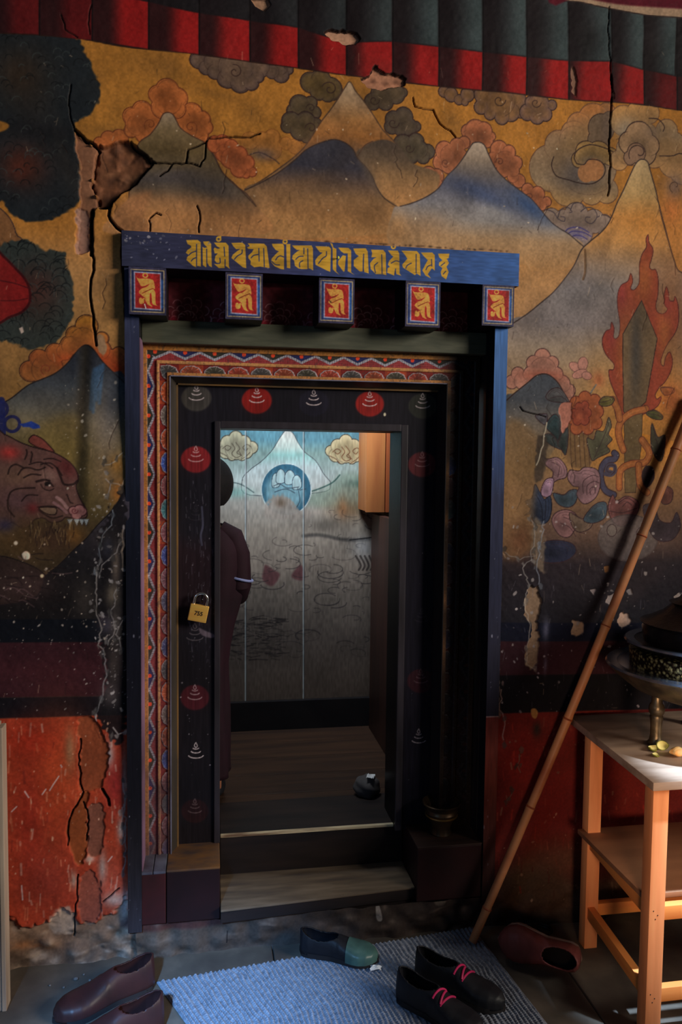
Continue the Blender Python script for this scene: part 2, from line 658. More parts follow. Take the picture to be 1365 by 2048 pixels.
w.cloud([(1190, 338, 22), (1175, 345, 18)], (136, 92, 58))
w.line([(1110, 312), (1106, 330), (1116, 350), (1140, 358), (1165, 365), (1190, 365), (1210, 350), (1212, 332), (1200, 320), (1180, 318), (1170, 328), (1155, 326)], 2.2, INK)
w.line([(1155, 326), (1150, 312), (1160, 297), (1185, 288), (1215, 296), (1228, 303)], 2.2, INK)
cl = [(1250, 240, 30), (1275, 225, 22), (1300, 225, 22), (1335, 262, 24), (1350, 285, 22), (1330, 295, 26), (1262, 300, 30), (1290, 275, 32), (1310, 310, 26), (1370, 330, 40), (1240, 320, 20), (1345, 325, 30), (1390, 300, 40), (1420, 350, 60)]
w.cloud(cl, w.lgrad((1280, 210), (1290, 340), [(0, (146, 106, 62)), (0.5, (116, 96, 74)), (1, (146, 108, 68))]), (84, 58, 46), 1.3, 0.8)
w.blob((1255, 262), 24, 26, (128, 116, 102), 0.8)
w.cloud([(1280, 272, 30), (1262, 285, 24), (1300, 290, 22), (1290, 305, 26)], (128, 100, 74), INK, 1.6, 0.85)
w.blob((1310, 262), 24, 16, (92, 76, 64), 0.6)
w.cloud([(1275, 305, 20), (1262, 315, 14)], (112, 86, 68), INK, 1.4, 0.8)
w.spiral((1280, 305), 22, 0.9, 2.0, INK, 2.6, 1)
w.line([(1320, 312), (1345, 312), (1365, 308), (1400, 330)], 2, INK)
w.line([(1300, 236), (1318, 238), (1330, 252), (1328, 262)], 2, INK)
w.blob((1350, 375), 26, 30, (92, 76, 72), 0.8)
w.spiral((1352, 372), 14, 0.8, 1.6, INK, 2, 1, 0.7)
w.blob((1345, 420), 25, 30, (158, 88, 44), 0.6)
# small curling cloud above the far right valley
w.cloud([(1105, 435, 20), (1130, 440, 22), (1155, 430, 26), (1190, 442, 24), (1210, 450, 20), (1155, 460, 36)], (120, 102, 92), INK, 1.3, 0.6)
for P in ([(1082, 422), (1095, 418), (1110, 424), (1118, 436), (1130, 442), (1132, 434), (1124, 432)], [(1118, 434), (1124, 418), (1138, 414), (1146, 422), (1142, 424)], [(1143, 420), (1150, 406), (1165, 406), (1170, 414)], [(1164, 422), (1176, 414), (1190, 418), (1196, 432), (1186, 446), (1174, 442), (1174, 434), (1182, 434)], [(1196, 434), (1212, 428), (1226, 436)]):
    w.line(P, 2.0, (66, 56, 62))
w.blob((1155, 468), 28, 14, (90, 84, 116), 0.8)
for P in ([(1130, 466), (1140, 456), (1160, 454), (1180, 464)], [(1134, 472), (1146, 462), (1168, 464), (1184, 472)], [(1142, 476), (1152, 470), (1166, 472), (1176, 478)]):
    w.line(P, 2.2, (58, 52, 104))

# ---- ochre clouds around the left mountain
OR = (150, 82, 42)
w.cloud([(480, 292, 14), (500, 284, 16), (525, 281, 14), (545, 276, 14), (572, 290, 12), (590, 296, 14), (604, 300, 10), (540, 300, 22), (460, 290, 14)], (146, 94, 44), (112, 66, 30), 1.2, 0.7)
w.cloud([(218, 278, 14), (200, 287, 11), (240, 276, 15)], OR, (96, 48, 28))
w.cloud([(285, 222, 18), (265, 234, 17), (276, 250, 22), (300, 246, 24), (318, 240, 20), (262, 262, 12), (290, 268, 18)], OR, (96, 48, 28), edge=(158, 92, 48))
w.cloud([(385, 226, 18), (404, 240, 16), (412, 256, 13), (390, 255, 24), (368, 240, 20), (402, 272, 14), (384, 270, 16)], OR, (96, 48, 28), edge=(158, 92, 48))
w.cloud([(335, 181, 21), (316, 190, 17), (356, 196, 18), (338, 205, 26), (325, 216, 20), (352, 218, 18)], OR, (96, 48, 28), edge=(158, 92, 48))
w.spiral((301, 250), 13, 1.2, 1.6, (96, 48, 28), 2.5, 1)
w.spiral((382, 256), 13, 1.2, 1.6, (96, 48, 28), 0.5, -1)
w.blob((525, 312), 30, 14, (62, 58, 66), 0.7)
w.line([(500, 312), (520, 308), (545, 320), (558, 330)], 2.2, (58, 44, 44), 0.8)

# ---- dark clouds against the valance
GB, GE = (98, 76, 62), (60, 48, 50)
w.cloud([(396, 120, 15), (412, 134, 14), (430, 142, 15), (454, 156, 19), (480, 166, 19), (502, 165, 15), (516, 152, 12), (470, 132, 34), (430, 122, 22), (520, 132, 20), (545, 142, 14), (562, 148, 16), (578, 138, 9), (560, 134, 16)], GB, INK, edge=GE)
w.spiral((470, 142), 15, 1.2, 1.8, INK, 4.5, 1)
w.cloud([(622, 165, 20), (642, 160, 20), (662, 178, 22), (655, 190, 14), (638, 182, 18)], (92, 72, 42), INK, edge=(62, 52, 46))
w.spiral((660, 178), 16, 1.2, 2.0, INK, 3.5, 1)
w.cloud([(600, 212, 20), (588, 224, 14), (622, 206, 12), (630, 226, 12), (612, 224, 14)], (86, 70, 50), INK, edge=(62, 52, 46))
w.cloud([(583, 246, 19), (600, 262, 20), (620, 258, 20), (574, 256, 12), (612, 244, 18), (632, 250, 12), (612, 278, 10)], (82, 66, 46), INK, edge=(58, 50, 46))
w.spiral((622, 258), 12, 1.1, 1.8, INK, 3.2, 1)
w.spiral((622, 218), 10, 1.1, 1.6, INK, 3.2, 1)
w.cloud([(745, 205, 16), (762, 190, 20), (790, 188, 20), (806, 186, 9), (770, 206, 16), (738, 212, 10)], (84, 68, 50), INK, edge=(56, 48, 46))
w.spiral((748, 202), 11, 1.1, 1.8, INK, 0, 1)
w.cloud([(788, 242, 18), (808, 234, 18), (832, 254, 10), (782, 256, 14), (816, 254, 18), (800, 262, 12)], (80, 66, 52), INK, edge=(54, 46, 46))
w.spiral((786, 248), 12, 1.1, 1.8, INK, 0, 1)
w.cloud([(806, 292, 20), (832, 284, 16), (856, 304, 14), (792, 300, 14), (846, 314, 14), (820, 308, 20), (838, 300, 18), (800, 312, 14)], (84, 72, 56), INK, edge=(58, 50, 48))
w.spiral((818, 298), 10, 1.1, 1.6, INK, 0, 1)
w.cloud([(888, 184, 11), (902, 190, 14), (918, 200, 10), (930, 205, 7), (935, 190, 14), (962, 215, 14), (968, 190, 20), (980, 228, 12), (1004, 234, 15), (1022, 225, 18), (1042, 222, 14), (1000, 205, 30), (1035, 200, 18)], (118, 84, 52), INK, edge=(74, 58, 64))
w.cloud([(1055, 225, 16), (1075, 232, 16), (1092, 228, 14), (1105, 210, 10), (1078, 208, 22), (1062, 205, 12)], (116, 84, 58), INK, edge=(74, 58, 64))
w.spiral((998, 202), 13, 1.1, 1.8, INK, 0, 1)
w.spiral((1072, 206), 11, 1.1, 1.6, INK, 0, 1)

# ---- pink clouds round the right peak
PK, PL, PE = (136, 80, 54), (78, 44, 36), (150, 92, 62)
w.cloud([(952, 262, 22), (936, 262, 13), (968, 262, 18), (984, 272, 9), (955, 282, 22), (975, 280, 14)], PK, PL, edge=PE)
w.cloud([(890, 302, 19), (916, 292, 16), (903, 310, 22), (882, 325, 16), (898, 330, 16), (922, 312, 16), (930, 284, 12), (912, 325, 18)], PK, PL, edge=PE)
w.cloud([(812, 368, 20), (830, 355, 12), (806, 385, 14), (825, 390, 14), (845, 372, 18), (858, 350, 16), (875, 352, 14), (868, 368, 18)], PK, PL, edge=PE)
w.cloud([(1000, 298, 18), (1020, 303, 14), (1034, 324, 14), (1012, 322, 22), (1030, 340, 12), (1008, 340, 14), (990, 318, 16), (1040, 360, 14), (1028, 352, 12)], PK, PL, edge=PE)
w.cloud([(1058, 378, 13), (1078, 386, 15), (1096, 402, 10), (1072, 398, 18), (1086, 410, 10), (1056, 392, 14)], PK, PL, edge=PE)
for c_, a_ in (((892, 325), 1), ((830, 380), 2), ((1002, 322), 3), ((1062, 392), 2), ((955, 290), 2)):
    w.spiral(c_, 9, 1.2, 1.5, PL, a_, 1)

# ---- mountains behind the lintel
m2 = [(700, 164), (690, 176), (675, 200), (660, 222), (640, 248), (615, 288), (590, 315), (550, 345), (518, 366), (490, 380), (500, 412), (800, 418), (822, 410), (838, 350), (812, 320), (790, 288), (765, 262), (745, 230), (728, 204), (712, 184)]
w.poly(m2, w.vgrad(700, [(165, (152, 130, 106)), (205, (140, 112, 84)), (240, (138, 96, 56)), (275, (134, 86, 44)), (300, (112, 76, 48)), (340, (104, 78, 54)), (418, (138, 98, 60))]))
w.line(m2[14:] + m2[:10], 2.4, (70, 50, 40), 0.9)
w.blob((640, 300), 60, 30, (96, 66, 44), 0.6, 0.5)
w.poly([(712, 316), (726, 296), (745, 286), (770, 282), (795, 292), (812, 312), (830, 330), (880, 350), (860, 400), (800, 420), (750, 380)], w.vgrad(780, [(282, (66, 56, 50)), (320, (84, 68, 54)), (350, (116, 88, 60)), (400, (142, 102, 64))]), soft=2)
w.line([(690, 288), (702, 302), (712, 316), (728, 294), (745, 285)], 1.8, (78, 52, 40))
m2f = [(490, 382), (520, 368), (556, 348), (590, 322), (612, 302), (640, 288), (668, 281), (690, 288), (706, 302), (714, 318), (730, 335), (744, 355), (752, 375), (768, 398), (795, 416), (780, 468), (480, 468)]
w.poly(m2f, w.vgrad(650, [(281, (52, 50, 58)), (335, (50, 48, 58)), (365, (78, 62, 54)), (395, (116, 86, 58)), (430, (140, 100, 62)), (468, (146, 106, 66))]), soft=1.5)
w.line(m2f[:15], 2.4, (52, 40, 38), 0.9)
w.blob((560, 385), 90, 16, (112, 82, 56), 0.6, 0.35)
w.blob((735, 345), 10, 50, (88, 74, 62), 0.55, 0.5)
# left range
m1 = [(336, 226), (346, 230), (354, 244), (362, 258), (384, 273), (412, 288), (428, 310), (445, 346), (470, 372), (492, 388), (512, 412), (530, 468), (225, 468), (232, 425), (258, 395), (262, 345), (276, 290), (300, 270), (316, 250), (326, 230)]
w.poly(m1, w.vgrad(340, [(226, (128, 110, 92)), (262, (106, 88, 62)), (300, (84, 68, 44)), (332, (84, 70, 52)), (362, (72, 64, 60)), (378, (86, 72, 60)), (402, (128, 92, 62)), (430, (144, 100, 62)), (468, (146, 102, 64))]))
w.line(m1[14:] + m1[:11], 2.2, (70, 46, 36), 0.9)
w.blob((420, 378), 70, 14, (64, 60, 62), 0.7, -0.32)
w.blob((350, 352), 60, 12, (66, 60, 62), 0.6, 0.2)
w.line([(412, 288), (428, 314), (446, 348), (472, 372), (512, 414)], 2, (62, 44, 38))
w.cloud([(430, 290, 15), (446, 287, 14), (462, 296, 14), (478, 312, 16), (494, 328, 14), (504, 346, 9), (462, 318, 20), (478, 340, 16), (450, 308, 18), (492, 350, 8)], (148, 76, 44), (104, 48, 30), edge=(158, 86, 50))
w.blob((620, 420), 200, 12, (120, 86, 56), 0.35)
# right peak
m3 = [(950, 284), (940, 296), (930, 312), (915, 332), (895, 352), (876, 378), (850, 396), (822, 408), (800, 414), (785, 424), (790, 500), (1000, 520), (1120, 540), (1168, 492), (1140, 468), (1110, 448), (1088, 424), (1066, 398), (1040, 378), (1014, 358), (994, 336), (980, 308), (968, 286)]
w.poly(m3, w.vgrad(960, [(284, (160, 142, 126)), (318, (126, 110, 96)), (345, (92, 84, 82)), (375, (76, 76, 88)), (410, (102, 100, 106)), (440, (118, 112, 110)), (475, (140, 112, 84)), (530, (146, 108, 70))]))
w.line(m3[13:] + m3[:9], 2.4, (54, 44, 44), 0.9)
k3 = w.mask(m3)
w.blob((960, 385), 120, 22, (54, 64, 92), 0.85, -0.33, clip=k3)
w.blob((1062, 412), 50, 18, (46, 66, 104), 0.85, -0.55, clip=k3)
w.blob((990, 425), 50, 16, (130, 126, 126), 0.7, -0.2, clip=k3)
w.blob((1030, 345), 60, 6, (80, 70, 68), 0.5, -0.7, clip=k3)
w.blob((860, 440), 60, 22, (128, 106, 88), 0.6, clip=k3)
w.blob((792, 462), 30, 40, (142, 104, 66), 0.9); w.blob((845, 462), 60, 24, (138, 106, 76), 0.6)
# tall far right mountain
m4 = [(1284, 318), (1274, 326), (1264, 346), (1250, 378), (1236, 406), (1222, 440), (1206, 462), (1180, 484), (1164, 500), (1150, 530), (1132, 556), (1108, 584), (1082, 606), (1052, 630), (1012, 656), (1008, 800), (1250, 860), (1420, 860), (1420, 560), (1364, 545), (1350, 522), (1336, 470), (1322, 420), (1312, 376), (1302, 340), (1296, 322)]
w.poly(m4, w.vgrad(1180, [(318, (150, 126, 92)), (380, (152, 122, 80)), (430, (164, 112, 58)), (480, (156, 112, 66)), (530, (128, 106, 88)), (575, (106, 98, 96)), (650, (102, 94, 94)), (700, (122, 106, 92)), (760, (134, 108, 82)), (860, (132, 96, 56))]))
w.line(m4[18:] + m4[:15], 2.6, (52, 40, 40), 0.9)
k4 = w.mask(m4)
w.blob((1150, 570), 70, 50, (96, 92, 96), 0.6, clip=k4)
w.blob((1340, 640), 60, 150, (126, 78, 44), 0.8, clip=k4)
w.blob((1290, 450), 34, 40, (170, 112, 52), 0.6, clip=k4)
w.blob((1290, 800), 110, 90, (168, 104, 36), 0.8)
w.blob((1200, 740), 40, 60, (146, 108, 66), 0.5)
w.line([(1320, 420), (1336, 475), (1350, 522), (1352, 550)], 1.5, (90, 56, 40))
w.line([(1171, 500), (1172, 540), (1168, 558)], 5, (92, 66, 44), 0.7, h=-0.002)

# ---- small hill right beside the post, with pink clouds and lotus
w.cloud([(1085, 714, 17), (1067, 726, 15), (1104, 726, 14), (1086, 740, 26), (1062, 748, 16), (1112, 748, 14), (1036, 748, 14), (1024, 764, 14), (1046, 762, 18), (1122, 768, 18), (1136, 782, 14), (1130, 795, 16)], (142, 98, 84), (72, 46, 46), 1.6, 0.85)
w.blob((1085, 752), 50, 12, (150, 70, 52), 0.5)
w.poly([(1008, 806), (1030, 786), (1055, 766), (1072, 752), (1090, 748), (1106, 756), (1120, 774), (1130, 800), (1128, 850), (1095, 920), (1060, 960), (1006, 960)], w.vgrad(1060, [(748, (62, 66, 74)), (800, (64, 66, 72)), (835, (88, 82, 78)), (880, (106, 92, 76)), (930, (112, 88, 60))]), soft=2)
w.line([(1008, 806), (1030, 786), (1055, 766), (1072, 752), (1090, 748), (1106, 756), (1120, 774), (1130, 800)], 2.4, INK)
for c_ in ((1150, 735, 14, 9, .6), (1165, 728, 10, 14, .2), (1158, 748, 16, 8, -.4), (1172, 752, 10, 8, .3)):
    t = np.linspace(0, 2 * math.pi, 14, endpoint=False)
    w.poly(np.stack([c_[0] + c_[2] * np.cos(t) * math.cos(c_[4]) - c_[3] * np.sin(t) * math.sin(c_[4]), c_[1] + c_[2] * np.cos(t) * math.sin(c_[4]) + c_[3] * np.sin(t) * math.cos(c_[4])], 1), (150, 104, 92), line=(92, 60, 56), lw=1.0)
w.blob((1195, 760), 16, 18, (140, 72, 44), 0.7)
w.line([(1190, 770), (1180, 785), (1176, 795)], 3, (92, 88, 84))

# ---- flaming jewel
fo, fs = np.array([960.0, 440.0]), 3.37
FL = np.array([(935, 1380), (905, 1290), (900, 1215), (930, 1225), (900, 1160), (870, 1080), (865, 1015), (895, 1010), (900, 970), (860, 925), (832, 870), (825, 805), (850, 750), (880, 735), (888, 690), (905, 730), (900, 790), (920, 800), (940, 770), (945, 690), (930, 590), (932, 500), (955, 440), (1000, 412), (1020, 360), (1034, 410), (1020, 460), (1045, 470), (1075, 430), (1080, 380), (1080, 300), (1098, 230), (1128, 180), (1124, 130), (1140, 98), (1146, 150), (1170, 190), (1168, 240), (1148, 310), (1165, 335), (1190, 335), (1206, 400), (1204, 500), (1190, 570), (1200, 618), (1240, 632), (1270, 600), (1250, 570), (1246, 510), (1260, 450), (1275, 490), (1282, 540), (1310, 545), (1320, 515), (1343, 580), (1345, 680), (1320, 760), (1270, 830), (1235, 900), (1220, 960), (1240, 985), (1252, 930), (1280, 890), (1300, 950), (1288, 1020), (1250, 1090), (1210, 1130), (1182, 1180), (1195, 1208), (1222, 1190), (1215, 1230), (1180, 1270), (1100, 1310), (1010, 1350)]) / fs + fo
w.poly(FL, (126, 54, 40), line=(74, 34, 34), lw=1.6, n=4)
kf = w.mask(FL)
for b_ in ((1290, 560, 26, 60), (1250, 700, 22, 90), (1330, 660, 20, 80), (1270, 800, 26, 40)):
    w.blob(b_[:2], b_[2], b_[3], (136, 78, 40), 0.75, clip=kf)
for b_ in ((1222, 670, 14, 26), (1335, 610, 14, 30), (1245, 590, 12, 30)):
    w.blob(b_[:2], b_[2], b_[3], (122, 46, 46), 0.7, clip=kf)
CR = np.array([(1095, 542), (965, 770), (960, 1000), (965, 1290), (1000, 1340), (1118, 1225), (1150, 1050), (1196, 800)]) / fs + fo
w.poly(CR, (98, 78, 56), line=INK, lw=1.4, smooth=False)
kc = w.mask(CR, smooth=False)
w.blob((1272, 700), 16, 110, (56, 52, 50), 0.85, clip=kc)
w.blob((1295, 640), 14, 50, (82, 68, 54), 0.6, clip=kc)
w.poly([(1247, 840), (1286, 812), (1282, 900), (1272, 985), (1250, 985)], (92, 74, 50), line=INK, lw=1.0, smooth=False)
for P in ([(1292, 818), (1262, 826), (1240, 845), (1236, 870), (1246, 900)], [(1284, 880), (1300, 905), (1290, 925), (1262, 928), (1240, 942), (1238, 975)], [(1278, 930), (1282, 970), (1296, 985)], [(1225, 800), (1235, 820), (1238, 838)]):
    w.line(P, 16, (84, 42, 34)); w.line(P, 13, (138, 80, 44)); w.line(P, 4, (152, 96, 54), 0.6, 2)

# ---- flowers, leaves and scrolls under the jewel
OUT = (52, 34, 38)


def leaf(P, col, line=OUT, vein=None):
    w.poly(P, col, line=line, lw=1.5)
    A = np.array(P, float)
    c_ = A.mean(0)
    kk = w.mask(P)
    sz = A.max(0) - A.min(0)
    w.blob((c_[0] - sz[0] * .12, c_[1] + sz[1] * .18), sz[0] * .34, sz[1] * .30, tuple(v * 0.62 for v in col), 0.65, clip=kk)
    w.blob((c_[0] + sz[0] * .18, c_[1] - sz[1] * .25), sz[0] * .24, sz[1] * .18, tuple(min(v * 1.22, 220) for v in col), 0.6, clip=kk)
    B = spline(c_ + (A - c_) * 0.80, True, 5)
    w.line(B[: int(len(B) * .55)], 1.1, line, 0.45, clip=kk, smooth=False)
    B = spline(c_ + (A - c_) * 0.58, True, 5)
    w.line(B[int(len(B) * .2): int(len(B) * .6)], 1.0, line, 0.4, clip=kk, smooth=False)
    if vein: w.line(vein, 1.3, line, 0.8)


def cp(P, o=(960, 660), k=3.37):
    return [(o[0] + a / k, o[1] + b / k) for a, b in P]


w.poly(cp([(585, 640), (760, 640), (745, 900), (640, 930), (580, 860)]), (104, 78, 52), soft=3)
for x_ in (600, 628, 660, 690, 720):
    w.line(cp([(x_, 650), (x_ + 6, 780), (x_ + 14, 920)]), 2, (70, 50, 38), 0.8)
leaf(cp([(440, 450), (480, 400), (540, 400), (600, 500), (540, 490), (470, 480)]), (74, 72, 74), vein=cp([(470, 460), (540, 450), (595, 495)]))
leaf(cp([(370, 580), (440, 565), (450, 600), (430, 640)]), (76, 74, 80))
leaf(cp([(440, 650), (490, 570), (530, 600), (540, 720), (560, 830), (500, 720)]), (46, 62, 66))
leaf(cp([(410, 720), (470, 700), (530, 760), (560, 810), (480, 780), (430, 740)]), (52, 62, 64))
leaf(cp([(520, 760), (570, 640), (590, 700), (575, 840), (545, 800)]), (50, 58, 58))
w.cloud(cp([(630, 480, ), (700, 450), (770, 470), (800, 540), (790, 620), (720, 680), (640, 670), (600, 600), (700, 560)]) and [(a + 0, b + 0, r) for (a, b), r in zip(cp([(640, 490), (700, 460), (765, 480), (785, 550), (775, 625), (720, 660), (645, 660), (615, 590), (700, 560)]), (13, 14, 14, 14, 14, 14, 14, 14, 26))], (138, 74, 46), (84, 38, 32), 1.5)
w.cloud([(a, b, r) for (a, b), r in zip(cp([(660, 520), (700, 510), (715, 560), (700, 610), (650, 610), (625, 565), (665, 570)]), (9, 9, 10, 10, 10, 10, 12))], (124, 58, 42), (80, 34, 30), 1.3)
w.blob(cp([(660, 590)])[0], 9, 9, (156, 82, 54), 0.6)
leaf(cp([(795, 490), (830, 450), (900, 460), (880, 505), (820, 515)]), (92, 84, 44), vein=cp([(800, 490), (850, 480), (895, 465)]))
leaf(cp([(1120, 560), (1180, 540), (1235, 580), (1220, 605), (1160, 595)]), (74, 76, 44), vein=cp([(1130, 565), (1185, 570), (1230, 590)]))
leaf(cp([(862, 590), (880, 650), (860, 700), (885, 740), (850, 780), (870, 820), (790, 860), (750, 880), (730, 820), (715, 730), (760, 740), (780, 680), (830, 680)]), (82, 78, 60), vein=cp([(865, 620), (820, 740), (760, 870)]))
leaf(cp([(1160, 630), (1200, 720), (1250, 710), (1250, 800), (1230, 880), (1190, 860), (1155, 770)]), (62, 58, 46), vein=cp([(1170, 660), (1200, 780), (1225, 880)]))
leaf(cp([(1220, 390), (1300, 390), (1310, 420), (1250, 440)]), (136, 84, 48))
w.blob((1345, 800), 30, 40, (140, 70, 40), 0.7)
# scrolls
SCR = cp([(900, 830), (915, 845), (900, 870), (850, 880), (815, 930), (810, 1010), (840, 1080), (900, 1110)])
w.line(SCR, 15, OUT); w.line(SCR, 11, (64, 60, 78))
w.line(cp([(880, 960), (850, 950), (860, 915), (900, 915), (905, 950), (880, 975), (840, 970)]), 9, (64, 58, 72))
w.line(cp([(880, 960), (850, 950), (860, 915), (900, 915), (905, 950), (880, 975)]), 1.5, OUT)
MAU, TEAL, NAVY = (118, 88, 92), (58, 70, 80), (42, 50, 70)
leaf(cp([(415, 845), (450, 870), (520, 860), (575, 920), (575, 990), (520, 1010), (470, 1040), (490, 960), (440, 910)]), MAU, vein=cp([(480, 890), (530, 920), (520, 990)]))
leaf(cp([(410, 1080), (440, 1010), (490, 1000), (490, 1060), (470, 1120), (420, 1120)]), (132, 104, 122))
leaf(cp([(490, 1100), (560, 1110), (600, 1080), (650, 1080), (640, 1160), (590, 1195), (520, 1170)]), TEAL)
leaf(cp([(585, 1000), (600, 945), (660, 950), (700, 925), (780, 940), (805, 1010), (790, 1100), (750, 1150), (690, 1170), (645, 1110), (660, 1060), (620, 1050)]), MAU)
for P in ([(690, 1100), (690, 1020), (750, 980), (790, 990)], [(715, 1110), (715, 1050), (760, 1020), (795, 1030)], [(740, 1110), (735, 1070), (765, 1060), (770, 1100)]):
    w.line(cp(P), 1.5, OUT, 0.8)
leaf(cp([(480, 1290), (510, 1230), (580, 1210), (640, 1240), (650, 1300), (600, 1390), (530, 1380)]), (112, 80, 80))
leaf(cp([(600, 1230), (680, 1270), (750, 1270), (740, 1330), (670, 1360), (620, 1330)]), (96, 78, 66))
for P in ([(560, 1260), (620, 1290), (640, 1350), (700, 1370)], [(540, 1300), (600, 1330), (640, 1390)]):
    w.line(cp(P), 1.5, OUT, 0.8)
leaf(cp([(690, 1280), (740, 1200), (800, 1160), (850, 1170), (840, 1260), (760, 1300)]), TEAL)
leaf(cp([(370, 1040), (400, 1090), (430, 1140), (470, 1120), (480, 1200), (460, 1280), (410, 1310), (360, 1290), (340, 1240), (300, 1250), (340, 1210), (305, 1155), (350, 1130)]), NAVY, (24, 22, 34))
for P in ([(375, 1110), (410, 1180), (420, 1290)], [(440, 1150), (440, 1220), (430, 1290)]):
    w.line(cp(P), 1.4, (22, 22, 34))
leaf(cp([(860, 1200), (890, 1110), (920, 1150), (990, 1120), (1070, 1160), (1060, 1240), (980, 1320), (900, 1300)]), (108, 66, 64))
for P in ([(870, 1220), (960, 1230), (1060, 1200)], [(930, 1170), (990, 1130), (1040, 1160)], [(960, 1190), (990, 1160), (1020, 1180)]):
    w.line(cp(P), 1.6, OUT, 0.8)
w.disc(cp([(1000, 1400)])[0], 62, 46, (86, 78, 78), 0.75, 3, (70, 60, 60), 1.5)
w.disc(cp([(885, 1350)])[0], 10, 12, (100, 90, 84), 0.6, 1, OUT)
w.disc(cp([(1090, 1370)])[0], 9, 11, (92, 82, 78), 0.6, 1, OUT)
leaf(cp([(1100, 1200), (1180, 1180), (1220, 1280), (1300, 1300), (1340, 1230), (1365, 1330), (1300, 1420), (1180, 1400)]), (58, 48, 54))
leaf(cp([(1200, 1080), (1250, 1050), (1310, 1080), (1300, 1160), (1240, 1170)]), (92, 56, 50))
leaf(cp([(1095, 990), (1120, 920), (1170, 930), (1180, 1000), (1130, 1060)]), (46, 34, 36))
leaf(cp([(380, 1480), (420, 1430), (520, 1415), (620, 1440), (640, 1500), (560, 1560), (420, 1560)]), (38, 40, 58))

# ---- left: trees, hill, clouds
def tree(P, col, seed, cores=(), scale=9):
    w.poly(P, col, rough=3, soft=2.5)
    k = w.mask(P)
    for c_, rx, ry, cc, a in cores:
        w.blob(c_, rx, ry, cc, a, clip=k)
    g = np.random.default_rng(seed)
    A = np.array(P)
    for _ in range(150):
        c_ = (g.uniform(max(A[:, 0].min(), -40), A[:, 0].max()), g.uniform(A[:, 1].min(), A[:, 1].max()))
        r = scale * g.uniform(0.6, 1.3)
        t = np.linspace(math.pi * 1.05, math.pi * 1.95, 7) + g.uniform(-.5, .5)
        lc = (16, 18, 20) if g.random() < .6 else (52, 58, 58)
        w.line(np.stack([c_[0] + r * np.cos(t), c_[1] + r * np.sin(t)], 1), 1.5, lc, 0.7, smooth=False, clip=k)


w.cloud([(-40, 470, 60), (10, 478, 22), (30, 486, 14)], (110, 74, 46), (50, 38, 40), 1.6)
tree([(-150, 60), (120, 66), (152, 76), (166, 92), (168, 104), (182, 122), (186, 140), (198, 165), (200, 190), (192, 215), (178, 232), (160, 242), (150, 250), (150, 272), (158, 300), (160, 340), (162, 375), (158, 402), (142, 418), (120, 428), (96, 440), (64, 444), (40, 436), (16, 420), (-10, 400), (-150, 400)], (30, 34, 38), 3,
     [((40, 150), 50, 50, (56, 40, 28), 0.7), ((45, 330), 46, 42, (76, 36, 26), 0.8), ((70, 260), 90, 20, (20, 20, 24), 0.6), ((40, 340), 18, 22, (92, 44, 34), 0.5)])
w.poly([(-20, 240), (8, 244), (18, 252), (6, 262), (-20, 264)], (128, 84, 34), soft=2)
tree([(-150, 500), (-30, 500), (5, 486), (40, 478), (62, 482), (84, 498), (110, 500), (130, 506), (132, 522), (136, 540), (146, 562), (147, 590), (145, 618), (142, 640), (124, 668), (112, 682), (92, 690), (64, 698), (44, 694), (22, 684), (-10, 680), (-150, 680)], (46, 52, 50), 5,
     [((70, 580), 46, 50, (66, 36, 32), 0.8)], 15)
w.poly([(-20, 498), (6, 512), (28, 534), (48, 556), (58, 578), (58, 604), (44, 622), (20, 632), (-20, 640)], (118, 26, 26), line=(58, 14, 18), soft=4, lw=3)
w.line([(0, 560), (30, 566), (55, 575)], 2, (70, 18, 22)); w.line([(0, 600), (30, 600), (54, 596)], 2, (76, 20, 22))
w.poly([(37, 656), (44, 653), (47, 663), (42, 667)], (170, 150, 140), smooth=False)
w.cloud([(173, 651, 20), (150, 670, 17), (204, 676, 12), (110, 706, 18), (128, 702, 16), (78, 718, 18), (60, 742, 19), (92, 738, 30), (140, 690, 18), (165, 680, 26), (238, 708, 14), (225, 726, 26), (250, 740, 30), (200, 700, 20)], w.vgrad(120, [(640, (146, 94, 36)), (680, (150, 88, 44)), (715, (150, 76, 40)), (750, (142, 84, 44))]), (62, 38, 30), 1.6)
w.blob((205, 722), 26, 26, (150, 48, 24), 0.55); w.blob((130, 720), 24, 16, (152, 62, 30), 0.6)
w.blob((236, 740), 14, 16, (150, 44, 22), 0.7)
w.spiral((92, 738), 12, 1.2, 1.6, (120, 52, 34), 2, 1)
hill = [(-60, 840), (4, 806), (22, 796), (56, 770), (84, 758), (110, 746), (132, 728), (150, 706), (164, 692), (176, 690), (188, 700), (204, 722), (224, 742), (252, 768), (262, 1010), (200, 1060), (120, 1130), (-60, 1160)]
w.poly(hill, w.vgrad(120, [(690, (36, 38, 46)), (735, (44, 48, 58)), (770, (58, 64, 72)), (810, (82, 80, 76)), (850, (100, 88, 66)), (900, (92, 78, 46)), (1000, (78, 66, 38)), (1080, (58, 46, 32))]), soft=1.5)
w.line(hill[1:14], 2.4, (34, 28, 30), 0.9)
kh = w.mask(hill)
w.blob((215, 860), 34, 90, (108, 98, 90), 0.85, clip=kh)
w.blob((215, 950), 36, 60, (104, 84, 62), 0.8, clip=kh)
w.blob((240, 985), 18, 26, (150, 88, 36), 0.75, clip=kh)
w.blob((235, 930), 16, 20, (138, 90, 34), 0.6, clip=kh)
w.blob((226, 800), 22, 50, (46, 52, 66), 0.6, clip=kh)
for x_ in (188, 194, 200, 206):
    w.line([(x_, 720 + (x_ % 7) * 3), (x_ - 4, 760), (x_ - 8, 800 + (x_ % 5) * 6)], 5, (56, 96, 140), 0.5, 3)  # streaks of blue daylight on the hill, painted in
